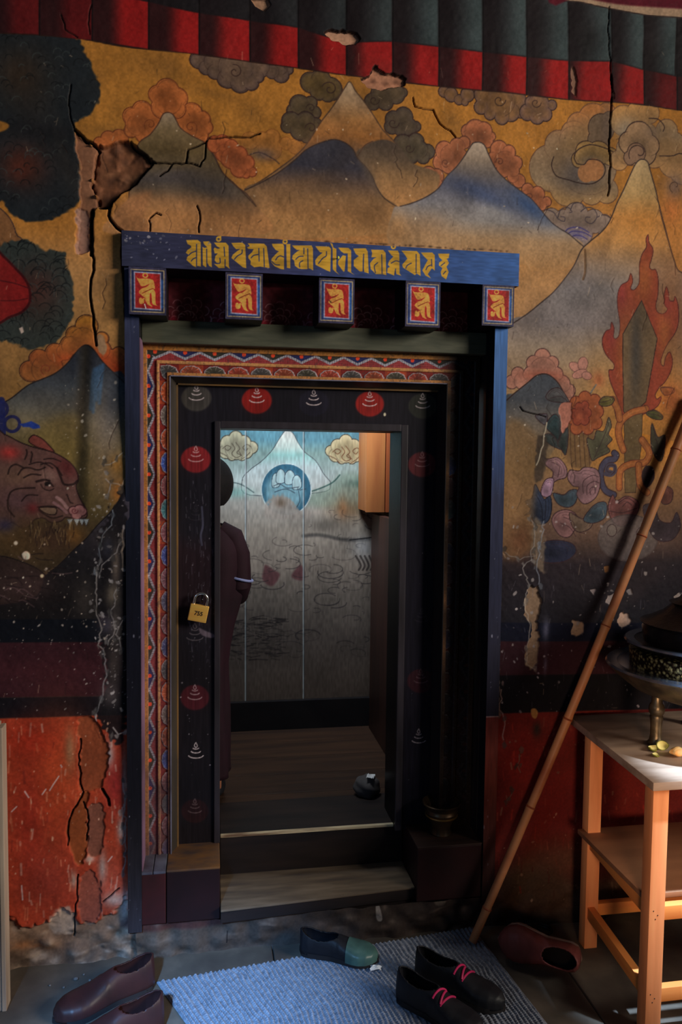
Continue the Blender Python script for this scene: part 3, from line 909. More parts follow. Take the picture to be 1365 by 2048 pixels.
w.line([(170, 700), (168, 760), (160, 860), (158, 980), (160, 1040)], 20, (40, 34, 26), 0.7, 10, h=-0.006, clip=kh)
w.poly([(60, 880), (100, 840), (150, 830), (160, 880), (150, 940), (120, 930)], (104, 86, 46), 0.6, soft=14)
# blue ornament chain
for c_, r_ in (((-2, 818), 16), ((24, 848), 15)):
    t = np.linspace(0, 2 * math.pi, 20)
    w.line(np.stack([c_[0] + r_ * np.cos(t), c_[1] + r_ * np.sin(t)], 1), 6, (36, 36, 76))
w.poly([(38, 848), (50, 846), (62, 842), (78, 850), (80, 856), (66, 858), (58, 854), (46, 854)], (30, 48, 116), smooth=False)
w.line([(2, 800), (4, 850), (6, 920), (2, 1000)], 12, (30, 34, 84), 0.9)
# crouching beast
bo, bk = (0, 860), 6.825
hd = cp([(-100, 60), (60, 60), (240, 150), (330, 190), (480, 240), (660, 285), (760, 320), (900, 400), (990, 480), (1050, 580), (1070, 680), (1040, 760), (1060, 850), (1110, 960), (1180, 1080), (1190, 1180), (1120, 1210), (1000, 1200), (900, 1190), (840, 1240), (700, 1260), (600, 1200), (480, 1220), (420, 1300), (300, 1340), (160, 1260), (-100, 1300)], bo, bk)
w.poly(hd, (84, 58, 54), line=(34, 22, 24), lw=1.8, n=4)
kb = w.mask(hd)
w.poly(cp([(390, 150), (450, 70), (560, 110), (650, 190), (740, 300), (600, 260), (480, 220)], bo, bk), (104, 52, 46), line=(40, 22, 22))
w.blob(cp([(900, 520)], bo, bk)[0], 26, 22, (76, 28, 30), 0.8, -0.6, clip=kb)
w.blob(cp([(120, 310)], bo, bk)[0], 22, 14, (150, 42, 40), 0.85, clip=kb)
w.blob(cp([(250, 640)], bo, bk)[0], 34, 20, (112, 82, 66), 0.7, clip=kb)
w.blob(cp([(700, 620)], bo, bk)[0], 22, 16, (114, 90, 82), 0.6, clip=kb)
w.blob(cp([(250, 980)], bo, bk)[0], 34, 26, (78, 54, 60), 0.7, clip=kb)
DKB = (34, 22, 22)
for P, ww in (([(110, 600), (140, 510), (220, 470), (330, 520)], 3), ([(250, 610), (310, 530), (400, 515), (520, 545), (620, 510)], 3), ([(330, 650), (430, 605), (560, 615)], 3), ([(400, 470), (520, 440), (620, 460), (720, 520)], 2.5), ([(420, 440), (440, 340), (430, 300)], 3), ([(340, 400), (370, 320), (360, 270)], 3), ([(560, 470), (680, 450), (780, 520), (850, 620)], 2.5), ([(600, 400), (720, 390), (830, 430)], 2.5),
               ([(500, 710), (580, 690), (660, 690), (730, 770)], 3.2), ([(490, 700), (600, 670), (690, 690)], 2), ([(560, 740), (600, 800), (680, 825), (740, 800)], 2), ([(780, 520), (830, 640), (880, 740), (1000, 740), (1060, 690)], 4), ([(110, 960), (150, 850), (260, 800), (480, 790)], 3), ([(110, 960), (120, 1080), (200, 1180)], 3), ([(300, 970), (380, 890), (520, 890)], 2.5), ([(520, 1050), (640, 1040), (780, 1050), (860, 1100)], 3), ([(530, 1090), (600, 1140), (720, 1200), (860, 1170)], 3), ([(770, 1060), (770, 1150)], 2), ([(920, 880), (960, 980), (1000, 1000)], 2.5)):
    w.line(cp(P, bo, bk), ww, DKB, 0.85, clip=None)
w.disc(cp([(650, 735)], bo, bk)[0], 6, 4.5, (28, 22, 22)); w.disc(cp([(680, 755)], bo, bk)[0], 2, 1.6, (170, 150, 140))
w.blob(cp([(450, 1070)], bo, bk)[0], 12, 11, (96, 32, 36), 0.9)
w.poly(cp([(540, 1060), (760, 1060), (760, 1150), (640, 1140)], bo, bk), (102, 80, 66), line=DKB)
w.cloud([(a, b, r) for (a, b), r in zip(cp([(1000, 1100), (1090, 1090), (1130, 1110), (1050, 1150)], bo, bk), (8, 10, 8, 10))], (126, 84, 84), (52, 28, 32))
w.spiral(cp([(1020, 1100)], bo, bk)[0], 7, 1.2, 1.8, (80, 34, 40), 0, 1)
w.line(cp([(780, 920), (850, 970), (920, 1060)], bo, bk), 6, (130, 98, 98), 0.8); w.line(cp([(740, 990), (840, 1060), (920, 1130)], bo, bk), 5, (118, 84, 88), 0.8)
for x_ in (960, 1050, 1120, 1180):
    w.poly(cp([(x_ - 40, 1215), (x_ + 40, 1215), (x_ + 5, 1310)], bo, bk), (132, 142, 148), line=(50, 44, 48), lw=0.8, smooth=False)
w.blob(cp([(600, 1420)], bo, bk)[0], 60, 30, (56, 42, 36), 0.8)
w.blob((40, 1075), 60, 40, (86, 62, 36), 0.8); w.blob((110, 1080), 40, 26, (64, 44, 34), 0.8)
w.blob((150, 1070), 20, 20, (120, 78, 34), 0.6)
w.blob((10, 1050), 20, 14, (44, 40, 66), 0.8)
g_ = np.random.default_rng(11)
for _ in range(60):
    x_, y_ = g_.uniform(60, 150), g_.uniform(1040, 1085)
    w.line([(x_, y_), (x_ + g_.uniform(-4, 4), y_ + g_.uniform(6, 16))], 1.6, (34, 24, 24) if g_.random() < .6 else (116, 92, 62), 0.7)
# the dark slope below the beast
w.poly([(-80, 1120), (0, 1112), (60, 1130), (90, 1150), (130, 1190), (120, 1260), (-80, 1260)], (46, 34, 32), soft=5, line=(26, 20, 22))
w.poly([(262, 1004), (232, 1012), (222, 1024), (196, 1050), (172, 1078), (150, 1098), (118, 1130), (92, 1152), (60, 1200), (-100, 1230), (-100, 1300), (300, 1300)], w.lgrad((215, 1040), (140, 1200), [(0, (54, 50, 60)), (0.5, (30, 28, 32)), (1, (24, 22, 24))]), soft=2, line=(26, 22, 26))
w.blob((60, 1175), 60, 34, (60, 44, 44), 0.7)
w.blob((170, 1200), 22, 40, (70, 62, 58), 0.6)
for _ in range(24):
    x_, y_ = g_.uniform(-10, 110), g_.uniform(1110, 1225)
    w.line([(x_, y_), (x_ + g_.uniform(8, 24), y_ + g_.uniform(-8, 8)), (x_ + g_.uniform(20, 40), y_ + g_.uniform(-4, 16))], 2, (30, 22, 24) if g_.random() < .6 else (92, 70, 72), 0.6)

# ---- dado stripes
BK = (16, 18, 25)


def dado(xa, xb, ys, cols):
    """ys: stripe limits at xa and xb"""
    for (ya, yb), (yc, yd), c_ in zip(ys[:-1], ys[1:], cols):
        w.poly([(xa, ya), (xb, yb), (xb, yd), (xa, yc)], c_, soft=2.0, smooth=False)


dado(-300, 262, [(1240, 1238), (1288, 1284), (1398, 1392), (1445, 1430), (2300, 2300)], [BK, (52, 26, 32), (22, 20, 26), (136, 50, 32)])
w.blob((60, 1340), 120, 24, (64, 30, 36), 0.6)
dado(985, 1800, [(1246, 1244), (1284, 1276), (1352, 1340), (1428, 1408), (2300, 2300)], [(17, 19, 34), (44, 22, 29), (16, 15, 20), (84, 25, 22)])
# ---- worn red paint below
w.blob((120, 1540), 60, 120, (156, 64, 34), 0.6); w.blob((60, 1480), 50, 40, (140, 36, 24), 0.6)
w.blob((60, 1640), 30, 120, (128, 38, 28), 0.7); w.blob((95, 1760), 50, 60, (120, 46, 40), 0.6)
w.blob((230, 1570), 20, 60, (120, 30, 40), 0.6); w.blob((220, 1760), 30, 60, (150, 72, 60), 0.6)
w.blob((1040, 1520), 40, 60, (110, 26, 22), 0.7); w.blob((1120, 1600), 60, 100, (84, 20, 20), 0.6)
w.blob((1140, 1720), 120, 50, (76, 58, 44), 0.7); w.blob((1060, 1760), 60, 60, (86, 70, 56), 0.7)
w.poly([(985, 1790), (1080, 1740), (1180, 1760), (1300, 1740), (1800, 1740), (1800, 2300), (985, 2300)], (66, 52, 42), 0.9, soft=26)
w.poly([(985, 1840), (1100, 1826), (1800, 1800), (1800, 2300), (985, 2300)], (34, 28, 26), 0.8, soft=14)
g2 = np.random.default_rng(21)
for _ in range(420):       # small worn scuffs, running mostly upright
    if g2.random() < .6:
        x_, y_ = g2.uniform(-60, 255), g2.uniform(1440, 1830); cc = [(176, 110, 84), (150, 84, 60), (104, 36, 30), (160, 140, 130)][g2.integers(4)]
    else:
        x_, y_ = g2.uniform(985, 1500), g2.uniform(1430, 1790); cc = [(120, 60, 44), (108, 88, 70), (70, 20, 20), (130, 36, 28)][g2.integers(4)]
    l_ = g2.uniform(3, 26)
    w.line([(x_, y_), (x_ + g2.uniform(-3, 3), y_ + l_)], g2.uniform(1.2, 4), cc, g2.uniform(.15, .6), 1.2)
for P in ([(118, 1552), (106, 1570), (100, 1580)], [(92, 1578), (85, 1588)], [(50, 1582), (58, 1594)], [(24, 1622), (34, 1612)], [(122, 1530), (124, 1534)], [(44, 1770), (46, 1798)], [(216, 1724), (224, 1714)]):
    w.line(P, 2.6, (164, 150, 152), 0.8, smooth=False)
# grey render left bare along the foot of the wall
w.poly([(-100, 1830), (18, 1838), (40, 1852), (80, 1850), (105, 1838), (125, 1820), (150, 1828), (160, 1850), (196, 1844), (230, 1828), (262, 1832), (262, 2300), (-100, 2300)], w.vgrad(120, [(1830, (110, 88, 72)), (1880, (98, 80, 66)), (1930, (72, 62, 54)), (1990, (44, 38, 36))]), 0.95, soft=5, rough=6, h=-0.010)
w.blob((60, 1896), 50, 10, (136, 84, 50), 0.7, -0.1)
w.poly([(108, 1826), (140, 1812), (150, 1850), (140, 1870), (96, 1866)], (140, 124, 112), 0.8, soft=5, rough=4)
for _ in range(90):
    x_, y_ = g2.uniform(-30, 260), g2.uniform(1850, 1960)
    w.blob((x_, y_), g2.uniform(5, 18), g2.uniform(3, 9), [(126, 108, 92), (60, 50, 44), (140, 128, 118)][g2.integers(3)], 0.5, g2.uniform(-.4, .4), h=g2.uniform(-.006, .008))

# darker stone base under the door
w.poly([(262, 1790), (985, 1740), (985, 2300), (262, 2300)], w.lgrad((300, 1880), (950, 1830), [(0, (72, 60, 52)), (0.35, (58, 50, 46)), (1, (40, 32, 30))]), soft=2, smooth=False)
w.poly([(262, 1836), (440, 1824), (440, 1850), (262, 1864)], (62, 34, 32), 0.8, soft=5); w.poly([(820, 1776), (970, 1760), (970, 1790), (820, 1800)], (66, 32, 32), 0.8, soft=5)
for _ in range(60):
    x_, y_ = g2.uniform(262, 960), g2.uniform(1810, 1920)
    w.blob((x_, y_), g2.uniform(5, 20), g2.uniform(3, 9), [(96, 84, 76), (40, 34, 32), (84, 70, 62)][g2.integers(3)], 0.5, g2.uniform(-.3, .3), h=g2.uniform(-.005, .006))
w.line([(455, 1864), (454, 1886)], 2, (24, 20, 20)); w.poly([(752, 1810), (758, 1808), (764, 1836), (754, 1838)], (116, 108, 104)); w.disc((880, 1800), 12, 11, (84, 74, 66), 0.8, 3)
# ---- plaster losses and cracks
ROUGHP, PALE = (92, 58, 40), (120, 84, 64)
w.poly([(150, 262), (160, 272), (172, 282), (190, 292), (200, 300), (192, 330), (184, 360), (190, 390), (200, 402), (190, 420), (180, 430), (180, 470), (176, 500), (160, 508), (150, 498), (154, 460), (158, 400), (160, 340), (152, 300)], (122, 82, 60), soft=1.5, rough=3, h=-0.012)
w.poly([(150, 415), (172, 418), (178, 440), (174, 468), (176, 500), (158, 508), (151, 496), (154, 462)], (122, 92, 80), soft=1.5, h=-0.004, rough=4)
big = [(192, 302), (200, 292), (222, 288), (240, 280), (262, 284), (278, 298), (296, 312), (306, 326), (290, 342), (274, 360), (262, 374), (240, 388), (228, 402), (216, 416), (198, 414), (194, 396), (184, 380), (182, 356), (190, 326)]
w.poly(big, ROUGHP, soft=1.5, rough=3, h=-0.022)
kp = w.mask(big)
for _ in range(70):
    w.blob((g2.uniform(185, 300), g2.uniform(285, 410)), g2.uniform(4, 14), g2.uniform(3, 10), [(112, 70, 48), (66, 42, 32), (128, 86, 60)][g2.integers(3)], 0.6, g2.uniform(0, 3), clip=kp, h=g2.uniform(-.006, .007))
w.poly([(228, 425), (250, 400), (300, 385), (290, 430), (300, 465), (245, 462), (232, 445)], (136, 92, 60), 0.8, soft=8)


def crack(P, wd, dep=-0.012, col=(26, 18, 16), a=0.95, jit=2.0, seed=0):
    g = np.random.default_rng(seed + int(P[0][0] * 3 + P[0][1]))
    P = np.array(P, float)
    out = [P[0]]
    for i in range(len(P) - 1):
        n = max(1, int(np.hypot(*(P[i + 1] - P[i])) / 9))
        for k in range(1, n + 1):
            q = P[i] + (P[i + 1] - P[i]) * k / n
            out.append(q + (g.uniform(-jit, jit, 2) if k < n else 0))
    w.line(out, wd, col, a, 0.9, smooth=False, h=dep)


crack([(150, 260), (172, 282), (198, 299)], 4.5, -0.016)
crack([(306, 326), (290, 344), (264, 372), (240, 386), (220, 408), (217, 430), (226, 446), (244, 462)], 5, -0.016)
crack([(200, 414), (220, 412)], 6, -0.016)
crack([(262, 284), (285, 305), (310, 326)], 3)
crack([(306, 326), (340, 328), (372, 326), (376, 300), (412, 286), (416, 278), (450, 276), (490, 277), (520, 270)], 2.4)
crack([(345, 328), (336, 342), (320, 352)], 2.2)
crack([(412, 288), (410, 318), (400, 334), (372, 326)], 2.0)
crack([(394, 412), (400, 430), (398, 464)], 2.0)
crack([(300, 436), (312, 426), (322, 430)], 2.0); crack([(298, 440), (300, 462)], 1.8)
crack([(184, 418), (182, 460), (182, 508)], 7, -0.02, jit=1.2)
crack([(184, 508), (186, 530), (184, 548), (180, 570), (180, 596), (184, 622), (186, 650), (190, 676), (192, 690)], 4, -0.014)
w.poly([(190, 676), (200, 668), (212, 690), (206, 712), (196, 700)], (126, 98, 74), soft=2, rough=4)
crack([(246, 468), (244, 500), (248, 560), (252, 640)], 4.5, -0.014, jit=1)
crack([(150, 262), (140, 230), (138, 200), (142, 170)], 2.0, -0.006)
crack([(1224, 150), (1226, 190), (1224, 230), (1220, 290), (1224, 330), (1222, 372), (1218, 390)], 2.6)
crack([(826, 196), (830, 214), (866, 220), (880, 248), (902, 262), (912, 274)], 1.8)

# ---- the painted valance along the top of the wall
edges = [-60, 79, 184, 297, 398, 500, 597, 693, 785, 877, 964, 1052, 1138, 1225, 1290, 1355, 1430, 1510]
eb = lambda x: float(np.interp(x, [-300, 120, 155, 250, 380, 500, 597, 683, 813, 963, 1048, 1138, 1228, 1288, 1355, 1800], [52, 74, 77, 95, 106, 121, 135, 149, 167, 182, 190, 199, 203, 208, 220, 262]))
rt_ = lambda x: float(np.interp(x, [0, 184, 297, 398, 500, 597, 693, 785, 877, 964, 1052, 1138, 1225, 1290, 1355], [-30, -20, 5, 26, 38, 53, 86, 84, 96, 108, 117, 122, 123, 139, 153]))
xs_ = np.linspace(-300, 1800, 60)
w.poly([(x, eb(x)) for x in xs_] + [(1800, -400), (-300, -400)], (24, 19, 22), soft=1.2, smooth=False, line=(40, 24, 20), lw=2)
redw = [(20, 79), (125, 184), (232, 297), (345, 398), (438, 500), (540, 597), (640, 693), (720, 785), (826, 877), (918, 964), (1010, 1052), (1090, 1138), (1160, 1225), (1248, 1290), (1320, 1355), (1395, 1430)]
for i, (xa, xb) in enumerate(redw):
    P = [(xa, eb(xa) - 1), (xb, eb(xb) - 1), (xb, rt_(xb)), (xa, rt_(xa))]
    x0_ = edges[i]
    # maroon hollow, then red crest, sharp on the right
    w.poly([(x0_ + 2, eb(x0_) - 1), (xb, eb(xb) - 1), (xb, rt_(xb)), (x0_ + 2, rt_(x0_))], (44, 18, 20), 0.9, soft=2, smooth=False)
    A_, B_ = w.m([(xa - 18, 0), (xa + 22, 0)])
    K = w.mask([(x0_ + 1, eb(x0_) - 1), (xb - 1, eb(xb) - 1), (xb - 1, rt_(xb)), (x0_ + 1, rt_(x0_))], smooth=False, soft=1.5)
    W = w.win(w.m([(x0_, eb(xb) + 5), (xb, rt_(xb) - 20)]), 0.02)
    Xr = w.x[W[1]][None, :]
    w._blend(W, K[W] * sstep(A_[0], B_[0], Xr), (128, 24, 24) if i not in (0, 1, 14) else (84, 20, 22))
    tone = np.clip((i - 3) / 5.0, 0.15, 1.0)
    K = w.mask([(x0_ + 1, rt_(x0_) - 2), (xb - 1, rt_(xb) - 2), (xb - 1, -300), (x0_ + 1, -300)], smooth=False, soft=3)
    W = w.win(w.m([(x0_, rt_(xb)), (xb, -300)]), 0.02)
    Xr = w.x[W[1]][None, :]
    C_, D_ = w.m([(x0_ + (xb - x0_) * 0.15, 0), (xb - 4, 0)])
    w._blend(W, K[W] * sstep(C_[0], D_[0], Xr) * 0.95 * tone, (52, 62, 64))
    w.line([(xb + 1, eb(xb)), (xb + 1, -300)], 2.2, (10, 8, 10), 0.9, smooth=False)
w.blob((1180, 75), 26, 34, (20, 18, 20), 0.7)
w.poly([(1020, -30), (1100, -2), (1160, 2), (1220, 14), (1290, 28), (1365, 36), (1500, 52), (1800, 96), (1800, -60), (1100, -60)], (122, 100, 82), soft=2, line=(40, 30, 30), lw=2)
w.poly([(1090, -20), (1160, -10), (1240, 6), (1365, 18), (1500, 32), (1800, 70), (1800, -400), (1090, -400)], (72, 16, 28), soft=3)
w.poly([(648, 62), (662, 58), (690, 60), (714, 66), (722, 78), (712, 90), (690, 88), (664, 78)], (142, 106, 86), soft=1.2, smooth=False, rough=2, h=-0.012, line=(30, 20, 20), lw=2)
w.poly([(502, -6), (536, -6), (542, 6), (530, 18), (512, 8)], (126, 96, 76), soft=1.2, smooth=False, h=-0.01)
w.poly([(1146, 135), (1152, 140), (1155, 170), (1154, 192), (1146, 186), (1144, 155)], (110, 80, 66), soft=1.5, rough=3, smooth=False, h=-0.006)
w.poly([(722, 158), (738, 150), (750, 128), (764, 144), (790, 149), (813, 158), (808, 172), (784, 176), (760, 181), (734, 172)], (146, 100, 78), soft=1.2, smooth=False, rough=3, h=-0.012, line=(34, 22, 20), lw=2)
for q_ in ((745, 160, 8), (770, 165, 9), (792, 162, 8)):
    w.blob(q_[:2], q_[2], 5, (96, 62, 48), 0.7, h=-0.004)
crack([(1222, 10), (1218, 60), (1222, 140), (1230, 196)], 2.0, -0.006)
crack([(180, 70), (178, 40), (183, 10)], 1.6, -0.004)
crack([(155, 76), (130, 60), (122, 30)], 1.6, -0.004)

# ---- peeling column left of the door
LP, CHK = (134, 128, 130), (112, 100, 90)
pl_ = [(252, 990), (236, 960), (222, 966), (226, 990), (218, 1012), (200, 1060), (198, 1100), (192, 1140), (194, 1190), (190, 1240), (198, 1290), (206, 1330), (204, 1380), (192, 1420), (188, 1450), (198, 1470)]
w.poly([(252, 1000), (232, 1010), (222, 1020), (200, 1070), (204, 1110), (196, 1150), (200, 1200), (196, 1250), (206, 1300), (214, 1340), (210, 1400), (200, 1445), (252, 1460)], (22, 20, 24), 0.9, soft=3, rough=8)
for c_, rx, ry, cc, a in (((225, 1190), 14, 24, (96, 86, 76), .9), ((232, 1130), 8, 40, (110, 96, 86), .7), ((216, 1250), 18, 18, (58, 54, 66), .9), ((228, 1330), 14, 40, (80, 70, 66), .6), ((215, 1090), 12, 26, (46, 48, 62), .8), ((205, 1235), 8, 8, (60, 50, 60), .6), ((232, 1250), 12, 40, (84, 76, 72), .7), ((220, 1390), 18, 26, (90, 80, 82), .6)):
    w.blob(c_, rx, ry, cc, a)
g3 = np.random.default_rng(5)


def flake(P, wd=3, col=LP):
    crack(P, wd * 0.62, 0.0008, tuple(v * 0.86 for v in col), 0.8, 3.6, 9)
    for q in P:
        c0 = (q[0] + g3.uniform(-4, 4), q[1] + g3.uniform(-12, 12))
        t = np.linspace(0, 6.28, 7, endpoint=False)
        rr = g3.uniform(1.5, 6.5, 7)
        w.poly(np.stack([c0[0] + rr * np.cos(t), c0[1] + rr * 1.7 * np.sin(t)], 1), tuple(np.array(col) * g3.uniform(.4, .85)), 0.7, 1.2, False, h=-0.0012, rough=2)


flake([(246, 905), (232, 922), (208, 930)], 3, (150, 140, 130)); flake([(212, 958), (222, 968), (218, 985)], 3); flake([(222, 966), (244, 972), (250, 958)], 4, (150, 130, 112))
flake([(226, 1020), (224, 1050), (206, 1070), (198, 1095), (202, 1120), (192, 1140)], 3.2, (128, 136, 150)); flake([(248, 1050), (246, 1080), (226, 1110), (204, 1130), (198, 1148)], 3.2)  # bluish flake tint paints in the light on their edges
flake([(246, 1060), (246, 1140)], 6, (112, 100, 92))
flake([(194, 1148), (192, 1220), (198, 1240), (204, 1260), (196, 1290), (210, 1310)], 3.6, (140, 132, 130)); flake([(232, 1180), (222, 1230), (230, 1260), (216, 1290)], 3.2)
flake([(206, 1300), (212, 1340), (206, 1390), (190, 1430), (200, 1476)], 4, (128, 126, 130)); flake([(246, 1240), (232, 1270), (242, 1300)], 3)
flake([(192, 1430), (190, 1455), (200, 1478)], 5, (160, 150, 150)); flake([(226, 1456), (236, 1470), (252, 1464)], 4, (170, 160, 160))
for c_, rx, ry, cc in (((218, 1510), 10, 26, (140, 138, 142)), ((242, 1660), 8, 26, (140, 136, 138)), ((205, 1735), 8, 34, (140, 128, 126)), ((228, 1800), 22, 16, (150, 136, 130)), ((180, 1718), 10, 8, (160, 146, 140)), ((140, 1500), 10, 44, (126, 92, 66)), ((148, 1760), 6, 18, (140, 120, 110)), ((248, 1820), 10, 40, (120, 112, 112)), ((250, 1560), 6, 60, (130, 116, 116))):
    w.blob(c_, rx, ry, cc, 0.85, h=0.002)
LOSS = (112, 62, 40)
w.poly([(160, 1434), (190, 1440), (206, 1476), (218, 1500), (206, 1570), (190, 1580), (165, 1584), (158, 1560), (160, 1520), (164, 1490), (156, 1470)], (118, 58, 36), soft=1.5, rough=3, h=-0.006)
w.poly([(166, 1586), (178, 1590), (172, 1620), (174, 1680), (168, 1720), (152, 1730), (140, 1690), (134, 1660), (142, 1628), (156, 1606)], (112, 56, 30), soft=1.5, rough=3, h=-0.006)
w.poly([(178, 1614), (206, 1614), (208, 1680), (196, 1710), (176, 1706), (174, 1650)], (104, 62, 50), soft=2, rough=3, h=-0.004)
w.poly([(158, 1780), (170, 1740), (196, 1760), (204, 1820), (186, 1846), (160, 1840)], (118, 62, 50), soft=2, rough=4, h=-0.004)
crack([(160, 1480), (158, 1520), (160, 1570), (166, 1586), (146, 1620), (136, 1656), (136, 1690)], 2.6, -0.01)
crack([(166, 1606), (174, 1622), (176, 1660), (172, 1684)], 2.2, -0.01); crack([(156, 1750), (154, 1790), (148, 1860), (146, 1878)], 2.2, -0.01)
crack([(205, 1806), (228, 1786), (238, 1778)], 2); crack([(204, 1580), (216, 1600), (218, 1612)], 5, -0.012)
for c_ in ((252, 1700), (251, 1650), (250, 1600)):
    flake([(c_[0] - 4, c_[1] - 40), c_, (c_[0] - 6, c_[1] + 40)], 4, (150, 146, 150))
# white chips on the sooty wall
w.specks(-20, 1130, 250, 1300, 120, 0.6, 3.0, (176, 160, 148), 31)
w.specks(-20, 1250, 250, 1440, 70, 0.5, 2.2, (150, 140, 136), 32, elong=2.5, rot=-0.8)
w.specks(20, 1060, 180, 1200, 26, 0.8, 3.6, (190, 168, 148), 33)
w.specks(180, 1000, 252, 1420, 120, 0.6, 4.0, (150, 144, 146), 34, elong=2.5)
w.specks(130, 760, 250, 1000, 50, 0.8, 4.0, (170, 160, 148), 35, elong=2.0)
w.specks(-20, 1440, 250, 1800, 90, 0.5, 2.4, (170, 130, 110), 36, elong=3.0, rot=1.6)
w.poly([(44, 1108), (52, 1102), (60, 1108), (58, 1118), (48, 1118)], (196, 168, 150), h=0.002)
w.disc((32, 1086), 4, 4, (200, 180, 160)); w.disc((84, 1152), 3.5, 3.5, (190, 160, 130))
# peeling column right of the door
TAN = (108, 88, 72)
w.poly([(1012, 850), (1080, 880), (1074, 930), (1070, 980), (1066, 1030), (1070, 1080), (1066, 1100), (1004, 1100)], (108, 82, 54), 0.75, soft=12)
w.blob((1040, 1080), 30, 40, (92, 58, 40), 0.8); w.blob((1025, 1000), 20, 60, (122, 90, 60), 0.6)
w.poly([(1074, 870), (1094, 880), (1090, 940), (1084, 960), (1070, 960), (1072, 905)], (60, 50, 44), 0.85, soft=3, rough=3)
w.poly([(1118, 812), (1140, 806), (1142, 828), (1136, 850), (1124, 866), (1120, 846)], (150, 96, 82), soft=1.2, rough=2, h=-0.003)
w.poly([(1066, 1040), (1084, 1050), (1090, 1130), (1082, 1145), (1066, 1110)], (110, 94, 78), 0.75, soft=4, rough=5)
w.poly([(1058, 1180), (1070, 1172), (1082, 1190), (1084, 1220), (1076, 1244), (1080, 1290), (1074, 1330), (1060, 1338), (1054, 1320), (1058, 1290), (1066, 1250), (1054, 1240), (1052, 1210)], TAN, soft=1.5, rough=4, h=-0.006)
flake([(1062, 1040), (1068, 1060), (1064, 1120), (1046, 1136), (1060, 1170), (1054, 1200)], 3, (140, 134, 132)); flake([(1086, 1044), (1082, 1080), (1074, 1130), (1078, 1168)], 3, (130, 136, 150))
flake([(1052, 1200), (1062, 1250), (1056, 1290), (1056, 1330), (1072, 1340)], 3, (150, 140, 132)); flake([(1012, 1105), (1040, 1120), (1072, 1112)], 2.6, (124, 116, 112))
flake([(1002, 1080), (1000, 1200), (998, 1300), (998, 1420)], 2.4, (120, 106, 100)); flake([(1004, 1380), (1000, 1420), (1010, 1440), (1008, 1480)], 4, (130, 110, 110))
flake([(1040, 1510), (1036, 1530), (1042, 1545)], 4, (104, 84, 74)); flake([(1012, 1590), (1014, 1600), (1024, 1584)], 3, (104, 84, 74))
crack([(1092, 846), (1090, 858), (1086, 880), (1072, 930)], 3, 0.002, (150, 140, 124)); crack([(1040, 814), (1046, 822), (1066, 828), (1090, 834)], 2.0, -0.006)
w.blob((1092, 1260), 8, 26, (96, 96, 118), 0.7, h=0.002); w.blob((1092, 1330), 4, 22, (80, 78, 98), 0.6)  # bluish light on the peeling edges, painted into the colour
for P, cc in (([(1146, 1242), (1158, 1240), (1168, 1250), (1166, 1264), (1154, 1272), (1142, 1270)], (118, 98, 82)), ([(1236, 1232), (1246, 1224), (1258, 1230), (1262, 1242), (1254, 1252), (1244, 1256), (1234, 1246)], (140, 118, 108)), ([(1216, 1190), (1230, 1186), (1232, 1200), (1222, 1210), (1212, 1204)], (118, 106, 104)), ([(1352, 1194), (1362, 1186), (1380, 1190), (1376, 1206), (1356, 1208)], (120, 108, 104)), ([(1254, 1182), (1262, 1178), (1266, 1188), (1258, 1190)], (92, 88, 92)), ([(1210, 1134), (1218, 1132), (1216, 1142), (1210, 1144)], (130, 92, 60)), ([(1182, 1180), (1190, 1178), (1188, 1190)], (120, 110, 112))):
    w.poly(P, cc, soft=1.5, rough=3, h=-0.004, smooth=False)
w.poly([(1064, 1420), (1072, 1418), (1078, 1426), (1074, 1438), (1066, 1434)], (118, 84, 46), soft=1.2)
w.blob((1076, 1460), 10, 18, (36, 30, 28), 0.9)
w.specks(1005, 1000, 1365, 1300, 90, 0.8, 4.0, (140, 132, 132), 41, elong=2.0)
w.specks(1000, 1290, 1365, 1430, 70, 0.7, 3.0, (130, 124, 132), 42, elong=2.0, rot=1.2)
w.specks(1010, 700, 1330, 1000, 60, 0.6, 2.4, (176, 164, 150), 43)
w.specks(260, 200, 1300, 480, 90, 0.6, 2.2, (190, 170, 146), 44, elong=2.0)
w.specks(1000, 1440, 1200, 1800, 50, 0.8, 3.2, (120, 96, 80), 45, elong=2.0)
for _ in range(60):    # scratches in the soot
    x_, y_ = g3.uniform(1010, 1360), g3.uniform(1120, 1420)
    w.line([(x_, y_), (x_ + g3.uniform(-4, 4), y_ + g3.uniform(4, 18))], 1.2, (84, 80, 90), g3.uniform(.2, .6))
for _ in range(700):     # hairline scratches and rubbed spots all over the old paint
    x_, y_ = g3.uniform(-120, 1460), g3.uniform(90, 1420)
    a_ = g3.uniform(0, 3.14); l_ = g3.uniform(3, 22)
    dk = g3.random() < .55
    w.line([(x_, y_), (x_ + l_ * .4 * math.cos(a_), y_ + l_ * math.sin(a_))], g3.uniform(.8, 1.7), (40, 30, 28) if dk else (170, 146, 120), g3.uniform(.12, .45), 0.8, smooth=False, h=-0.0006)
for _ in range(160):     # smoky smudges
    w.blob((g3.uniform(-100, 1450), g3.uniform(90, 1100)), g3.uniform(12, 70), g3.uniform(8, 40), (52, 40, 32), g3.uniform(.05, .2), g3.uniform(0, 3))
for _ in range(46):      # short forked cracks
    x_, y_ = g3.uniform(-60, 1400), g3.uniform(220, 1000)
    P = [(x_, y_)]
    for k in range(g3.integers(2, 5)):
        P.append((P[-1][0] + g3.uniform(-9, 9), P[-1][1] + g3.uniform(3, 18)))
    w.line(P, 1.3, (46, 32, 28), g3.uniform(.3, .7), 0.7, smooth=False, h=-0.002)
